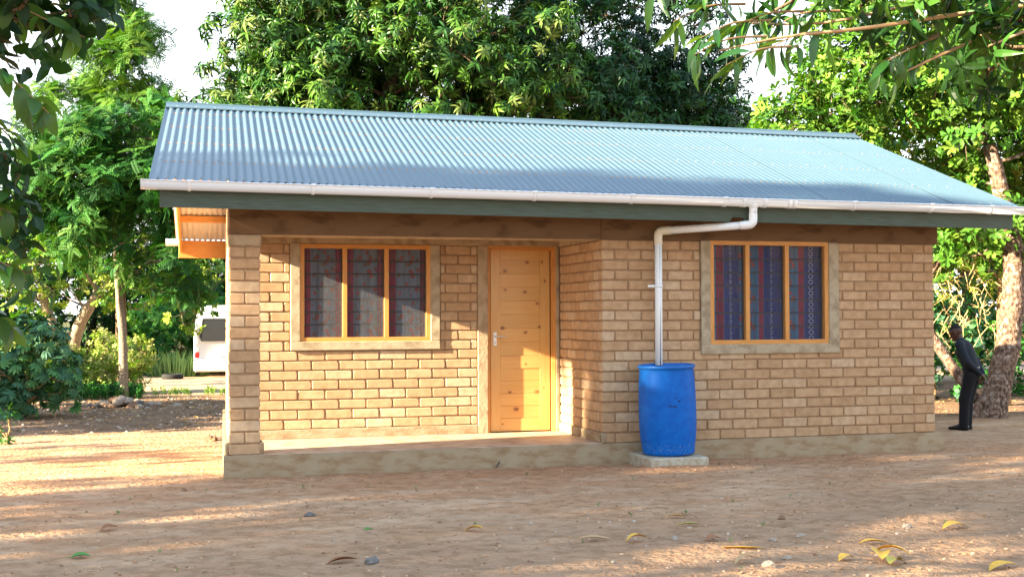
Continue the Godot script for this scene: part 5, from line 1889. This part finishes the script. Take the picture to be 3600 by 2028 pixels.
func weeds(called: String, label: String, meshes: Array, n: int, where: Callable, colors: Array, size: float) -> void:
	var o := thing(called, label, "weeds")
	o.set_meta("kind", "stuff")
	var xf := []
	var tint := []
	for i in n:
		var p: Vector3 = where.call()
		p.y = ground_height(p.x, p.z) + rng.randf_range(0.0, 0.12)
		xf.append(Transform3D(along(Vector3(rng.randf_range(-0.3, 0.3), 1, rng.randf_range(-0.3, 0.3)), rng.randf_range(0, TAU)).scaled_local(Vector3.ONE * size * rng.randf_range(0.5, 1.2)), p))
		tint.append(colors[rng.randi() % colors.size()] * rng.randf_range(0.7, 1.3))
	crown(o, "leaves", meshes, xf, tint, M.leaf_matt)


func blade(st: SurfaceTool, p: Vector3, d: Vector3, l: float, w: float) -> void:
	var side := d.cross(Vector3(0.3, 0, 1)).normalized() * w
	var q := p + d * l * 0.55
	var e := p + d * l * 0.85 + Vector3(d.x, -0.25, d.z) * l * 0.3
	quad(st, p - side, p + side, q + side * 0.8, q - side * 0.8)
	tri(st, q - side * 0.8, q + side * 0.8, e)


func palmate(sd: int) -> ArrayMesh:
	var r := RandomNumberGenerator.new()
	r.seed = sd
	var st := begin()
	for k in 3:
		var at := Vector3(0, 0.08 * k, 0)
		var out := Basis(Vector3.UP, k * 2.2) * Vector3(0.14, 0.05, 0)
		tube(st, [at, at + out], [0.004, 0.003], 3, false)
		for i in 7:
			var a := (i - 3) * 0.55
			var b := Basis(Vector3.UP, k * 2.2 + a) * Basis(Vector3(0, 0, 1), r.randf_range(-0.5, 0.0))
			add_leaf(st, Transform3D(b, at + out), 0.16 * (1.0 - 0.09 * absf(i - 3)), 0.045, 0.5, 0.25, 3, 0)
	st.generate_normals()
	return st.commit()


# ------------------------------------------------------------------ things on the ground
func stone_mesh(sd: int, flat: float) -> ArrayMesh:
	var r := FastNoiseLite.new()
	r.seed = sd
	r.frequency = 0.9
	var st := begin()
	var seg := 9
	var rows := 6
	var grid := []
	for j in rows + 1:
		var line := []
		for i in seg:
			var th := PI * j / rows
			var ph := TAU * i / seg
			var d := Vector3(sin(th) * cos(ph), cos(th) * flat, sin(th) * sin(ph))
			var k := 1.0 + 0.45 * r.get_noise_3dv(d * 1.4) + 0.2 * r.get_noise_3dv(d * 3.5)
			line.append(d * k * Vector3(1.15, 1.0, 0.85))
		grid.append(line)
	for j in rows:
		for i in seg:
			var i2 := (i + 1) % seg
			quad(st, grid[j + 1][i2], grid[j + 1][i], grid[j][i], grid[j][i2])
	st.generate_normals()
	return st.commit()


func lay_leaf(label: String, at: Vector2, turn: float, length: float, wid: float, mt: String, curl: float, group: String, lift := 0.012) -> MeshInstance3D:
	var st := begin(true)
	var prev := []
	for i in 9:
		var t := i / 8.0
		var w := wid * 0.65 * leaf_width(t, 0)
		var x := length * 1.25 * (t - 0.5)
		var y := curl * (1.0 - pow(2.0 * t - 1.0, 2.0)) * length * 0.25
		var bend := 0.12 * length * pow(2.0 * t - 1.0, 2.0)
		var row := [Vector3(x, y + 0.45 * w, -w + bend), Vector3(x, y, bend), Vector3(x, y + 0.45 * w, w + bend)]
		if i > 0:
			for k in 2:
				quad(st, prev[k], row[k], row[k + 1], prev[k + 1])
		prev = row
	tube(st, [Vector3(-length * 0.5, 0, 0.12 * length), Vector3(-length * 0.5 - 0.03, 0.004, 0.13 * length)], [0.002, 0.0015], 4)
	var o := commit(st, "fallen_leaf", M[mt], self)
	o.position = Vector3(at.x, ground_height(at.x, at.y) + lift, at.y)
	o.rotation = Vector3(rng.randf_range(-0.2, 0.2), turn, rng.randf_range(-0.1, 0.1))
	tag(o, label, "leaf", group)
	return o


func lay_stone(called: String, label: String, at: Vector2, r: float, mt: String, sd: int, group := "", flat := 0.65) -> void:
	var o := part(called, stone_mesh(sd, flat), M[mt], self)
	o.position = Vector3(at.x, ground_height(at.x, at.y) + r * 0.22, at.y)
	o.rotation.y = sd * 1.3
	o.scale = Vector3.ONE * r
	tag(o, label, "stone", group)


func build_ground_things() -> void:
	var lg := "fallen leaves in the yard"
	lay_leaf("curved yellow leaf lying alone at the far right of the foreground", Vector2(4.82, 4.36), 0.1, 0.19, 0.05, "yellow_leaf", 0.5, lg)
	lay_leaf("yellow-green leaf crossed by a brown stalk, above the leaf cluster", Vector2(3.94, 4.73), -0.15, 0.17, 0.04, "yellow_leaf", 0.3, lg)
	lay_leaf("long yellow leaf with a green tip, right of the middle foreground", Vector2(3.04, 4.62), -0.5, 0.22, 0.05, "yellow_leaf", -0.2, lg)
	lay_leaf("arched golden leaf next to the long dry leaf", Vector2(2.46, 4.21), 0.05, 0.13, 0.05, "yellow_leaf", 0.8, lg)
	lay_leaf("long dry tan leaf left of the arched golden leaf", Vector2(2.22, 4.09), -0.25, 0.22, 0.035, "tan_leaf", 0.2, lg)
	lay_leaf("small golden leaf left of the middle foreground", Vector2(1.53, 3.47), -0.5, 0.11, 0.045, "yellow_leaf", 0.6, lg)
	lay_leaf("upright-edged golden leaf at the top of the leaf cluster", Vector2(3.70, 5.19), 0.9, 0.20, 0.09, "yellow_leaf", 0.5, lg, 0.03)
	lay_leaf("golden leaf arching to the right in the leaf cluster", Vector2(3.79, 5.18), -0.8, 0.20, 0.05, "yellow_leaf", 0.9, lg, 0.02)
	lay_leaf("half-green leaf at the bottom of the leaf cluster", Vector2(3.70, 5.33), 0.6, 0.16, 0.06, "olive_leaf", 0.5, lg)
	lay_leaf("short yellow leaf left of the leaf cluster", Vector2(3.48, 5.14), 0.35, 0.12, 0.045, "yellow_leaf", 0.5, lg)
	lay_leaf("red-brown dry leaf in the left foreground", Vector2(-0.97, 2.72), 0.5, 0.11, 0.05, "brown_leaf", 0.5, lg)
	lay_leaf("curled brown leaf right of the middle foreground", Vector2(2.98, 4.30), 0.1, 0.09, 0.05, "brown_leaf", 0.7, lg)
	lay_leaf("dark brown leaf litter beside the dark rock at the bottom", Vector2(0.46, 4.33), 0.2, 0.16, 0.06, "brown_leaf", 0.3, lg)
	lay_leaf("tan leaf bent up beside the small green sprout", Vector2(2.83, 5.05), 0.4, 0.16, 0.03, "tan_leaf", 0.6, lg)
	lay_leaf("faded yellow leaf below the pale sunny streak", Vector2(3.05, 3.75), -0.3, 0.15, 0.03, "olive_leaf", 0.2, lg)
	lay_leaf("faded tan leaf right above the faded yellow leaf", Vector2(3.14, 3.35), -0.35, 0.15, 0.03, "yellow_leaf", 0.2, lg)
	lay_leaf("small bright green leaf in the lower left foreground", Vector2(-1.10, 3.72), 0.1, 0.10, 0.05, "green_leaf", 0.2, lg)
	lay_leaf("small green leaf in the middle foreground", Vector2(0.81, 3.24), 0.3, 0.06, 0.04, "green_leaf", 0.2, lg)
	lay_leaf("yellow leaf cut by the bottom right corner", Vector2(4.25, 5.62), 0.1, 0.18, 0.05, "yellow_leaf", 0.3, lg)
	var sg := "stones in the yard"
	lay_stone("stone", "dark grey rock half buried at the bottom edge, left of the middle", Vector2(0.64, 4.38), 0.05, "grey_stone", 3, sg)
	lay_stone("stone", "pale stone beside the ashes at the bottom, right of the middle", Vector2(2.92, 5.21), 0.042, "pale_stone", 4, sg)
	lay_stone("stone", "flat pale stone below the lone yellow leaf", Vector2(4.50, 4.27), 0.035, "pale_stone", 5, sg)
	lay_stone("stone", "small pale stone left of the curled brown leaf", Vector2(2.74, 4.21), 0.03, "pale_stone", 6, sg)
	lay_stone("stone", "pale square stone in the right foreground", Vector2(3.60, 4.38), 0.03, "pale_stone", 7, sg)
	lay_stone("stone", "brown stone near the sunny streak at right", Vector2(3.86, 3.62), 0.036, "brown_stone", 8, sg)
	lay_stone("stone", "tan stone beside the pale square stone", Vector2(3.36, 4.43), 0.026, "pale_stone", 9, sg)
	lay_stone("stone", "pale stone near the small green sprout", Vector2(3.15, 5.02), 0.03, "pale_stone", 10, sg)
	lay_stone("stone", "brown stone right of the flat pale stone", Vector2(4.40, 4.24), 0.022, "brown_stone", 11, sg)
	lay_stone("stone", "grey stone in the front middle, below the veranda", Vector2(0.48, 2.45), 0.04, "grey_stone", 12, sg)
	lay_stone("stone", "round dark stone left of the veranda corner", Vector2(-0.42, 0.75), 0.035, "brown_stone", 13, sg)
	lay_stone("stone", "brown rock beside the left side of the plinth", Vector2(0.12, -7.2), 0.085, "brown_stone", 14, sg)
	# stone heap at the foot of the slender tree
	var hg := "stones heaped at the slender tree"
	for i in 46:
		var x := -1.34 + rng.randfn(0.0, 0.42)
		var z := -14.2 + rng.randfn(0.0, 0.30)
		var kind := ["pale_stone", "brown_stone", "grey_stone"][rng.randi() % 3] as String
		var words := {"pale_stone": "pale stone in the low heap at the foot of the slender tree", "brown_stone": "brown stone in the low heap at the foot of the slender tree", "grey_stone": "dark grey stone in the low heap at the foot of the slender tree"}
		lay_stone("heap_stone", words[kind], Vector2(x, z), rng.randf_range(0.045, 0.125), kind, 30 + i % 9, hg)
		(get_child(get_child_count() - 1) as Node3D).position.y += 0.13 * exp(-pow((x + 1.34) / 0.35, 2.0) - pow((z + 14.2) / 0.22, 2.0))
	# gravel, crumbs and leaf litter nobody could count
	scatter("gravel", "fine grit, crumbs of soil and pebbles strewn over the yard", "gravel", [stone_mesh(51, 0.7), stone_mesh(52, 0.6)], 8000, func() -> Vector3: return Vector3(rng.randf_range(-2.0, 8.5), 0, 5.9 - pow(rng.randf(), 1.5) * 9.5), [Color(0.42, 0.25, 0.14), Color(0.35, 0.205, 0.112), Color(0.46, 0.31, 0.20), Color(0.27, 0.16, 0.095)], 0.003, 0.013)
	scatter("pebbles", "scattered small pale pebbles in the front yard", "pebbles", [stone_mesh(53, 0.7), stone_mesh(54, 0.6)], 90, func() -> Vector3: return Vector3(rng.randf_range(0.5, 5.5), 0, rng.randf_range(2.2, 5.9)), [Color(0.42, 0.32, 0.24), Color(0.32, 0.2, 0.13), Color(0.46, 0.38, 0.31)], 0.007, 0.018)
	var lf := [rosette(1, 0.10, 0.035, 0.05, 0.4, 0.4, 3, 0, 61, 0.0), rosette(1, 0.08, 0.04, 0.0, 0.2, 0.3, 3, 2, 62, 0.0)]
	scatter("leaf_litter", "dry leaf litter under the trees at the right", "litter", lf, 1500, func() -> Vector3: return Vector3(rng.randf_range(9.0, 23.0), 0, rng.randf_range(-17.0, -7.4)), [Color(0.34, 0.20, 0.10), Color(0.45, 0.30, 0.17), Color(0.22, 0.12, 0.07), Color(0.5, 0.34, 0.10)], 0.8, 1.5)
	scatter("berm_clods", "clods and pebbles on the dark berm at the left", "clods", [stone_mesh(56, 0.7), stone_mesh(57, 0.6)], 1500, func() -> Vector3: return Vector3(rng.randf_range(-3.6, 0.6), 0, rng.randf_range(-17.0, -9.0)), [Color(0.24, 0.15, 0.09), Color(0.34, 0.22, 0.14), Color(0.46, 0.38, 0.30), Color(0.17, 0.11, 0.07)], 0.008, 0.032)
	scatter("berm_leaves", "dry fallen leaves on the dark berm at the left", "litter", lf, 420, func() -> Vector3: return Vector3(rng.randf_range(-3.6, 0.6), 0, rng.randf_range(-17.0, -9.0)), [Color(0.40, 0.26, 0.12), Color(0.22, 0.12, 0.07), Color(0.58, 0.38, 0.06)], 0.7, 1.4)
	scatter("yard_bits", "small dry leaf scraps and stalks in the yard", "litter", lf, 420, func() -> Vector3: return Vector3(rng.randf_range(-1.8, 6.0), 0, rng.randf_range(0.4, 5.9)), [Color(0.34, 0.20, 0.10), Color(0.24, 0.13, 0.08), Color(0.45, 0.32, 0.2)], 0.18, 0.5)
	scatter("sprouts", "tiny green sprouts in the yard", "sprouts", [rosette(4, 0.05, 0.018, 0.6, 0.4, 0.2, 3, 0, 63, 0.01)], 34, func() -> Vector3: return Vector3(rng.randf_range(-1.6, 5.2), 0, rng.randf_range(0.5, 5.6)), [Color(0.06, 0.16, 0.03), Color(0.10, 0.2, 0.04)], 0.5, 1.1)
	# dark sprig leaning on the plinth
	var sp := begin()
	for i in 3:
		add_leaf(sp, Transform3D(Basis(Vector3(0, 0, 1), 0.9 + i * 0.25), Vector3(0.01 * i, 0.0, 0)), 0.09, 0.03, 0.3, 0.3, 3, 0)
	var so := commit(sp, "dry_sprig", M.grey_stone, self)
	so.position = Vector3(2.59, ground_height(2.59, 0.08), 0.075)
	tag(so, "dark dry sprig leaning against the veranda plinth", "sprig")


func scatter(called: String, label: String, category: String, meshes: Array, n: int, where: Callable, colors: Array, smin: float, smax: float) -> void:
	if n == 0:
		return
	var o := thing(called, label, category)
	o.set_meta("kind", "stuff")
	var xf := []
	var tint := []
	for i in n:
		var p: Vector3 = where.call()
		if p.z < 0.06 and p.z > -6.2 and p.x > -0.1 and p.x < 8.1:
			continue
		var s := lerpf(smin, smax, pow(rng.randf(), 2.2))
		p.y = ground_height(p.x, p.z) + (s * 0.15 if smax < 0.1 else 0.012)
		xf.append(Transform3D((Basis(Vector3.UP, rng.randf_range(0, TAU)) * Basis(Vector3.RIGHT, rng.randf_range(-0.25, 0.25))).scaled_local(Vector3.ONE * s), p))
		tint.append(colors[rng.randi() % colors.size()] * rng.randf_range(0.8, 1.2))
	crown(o, "bits", meshes, xf, tint, M.gravel)
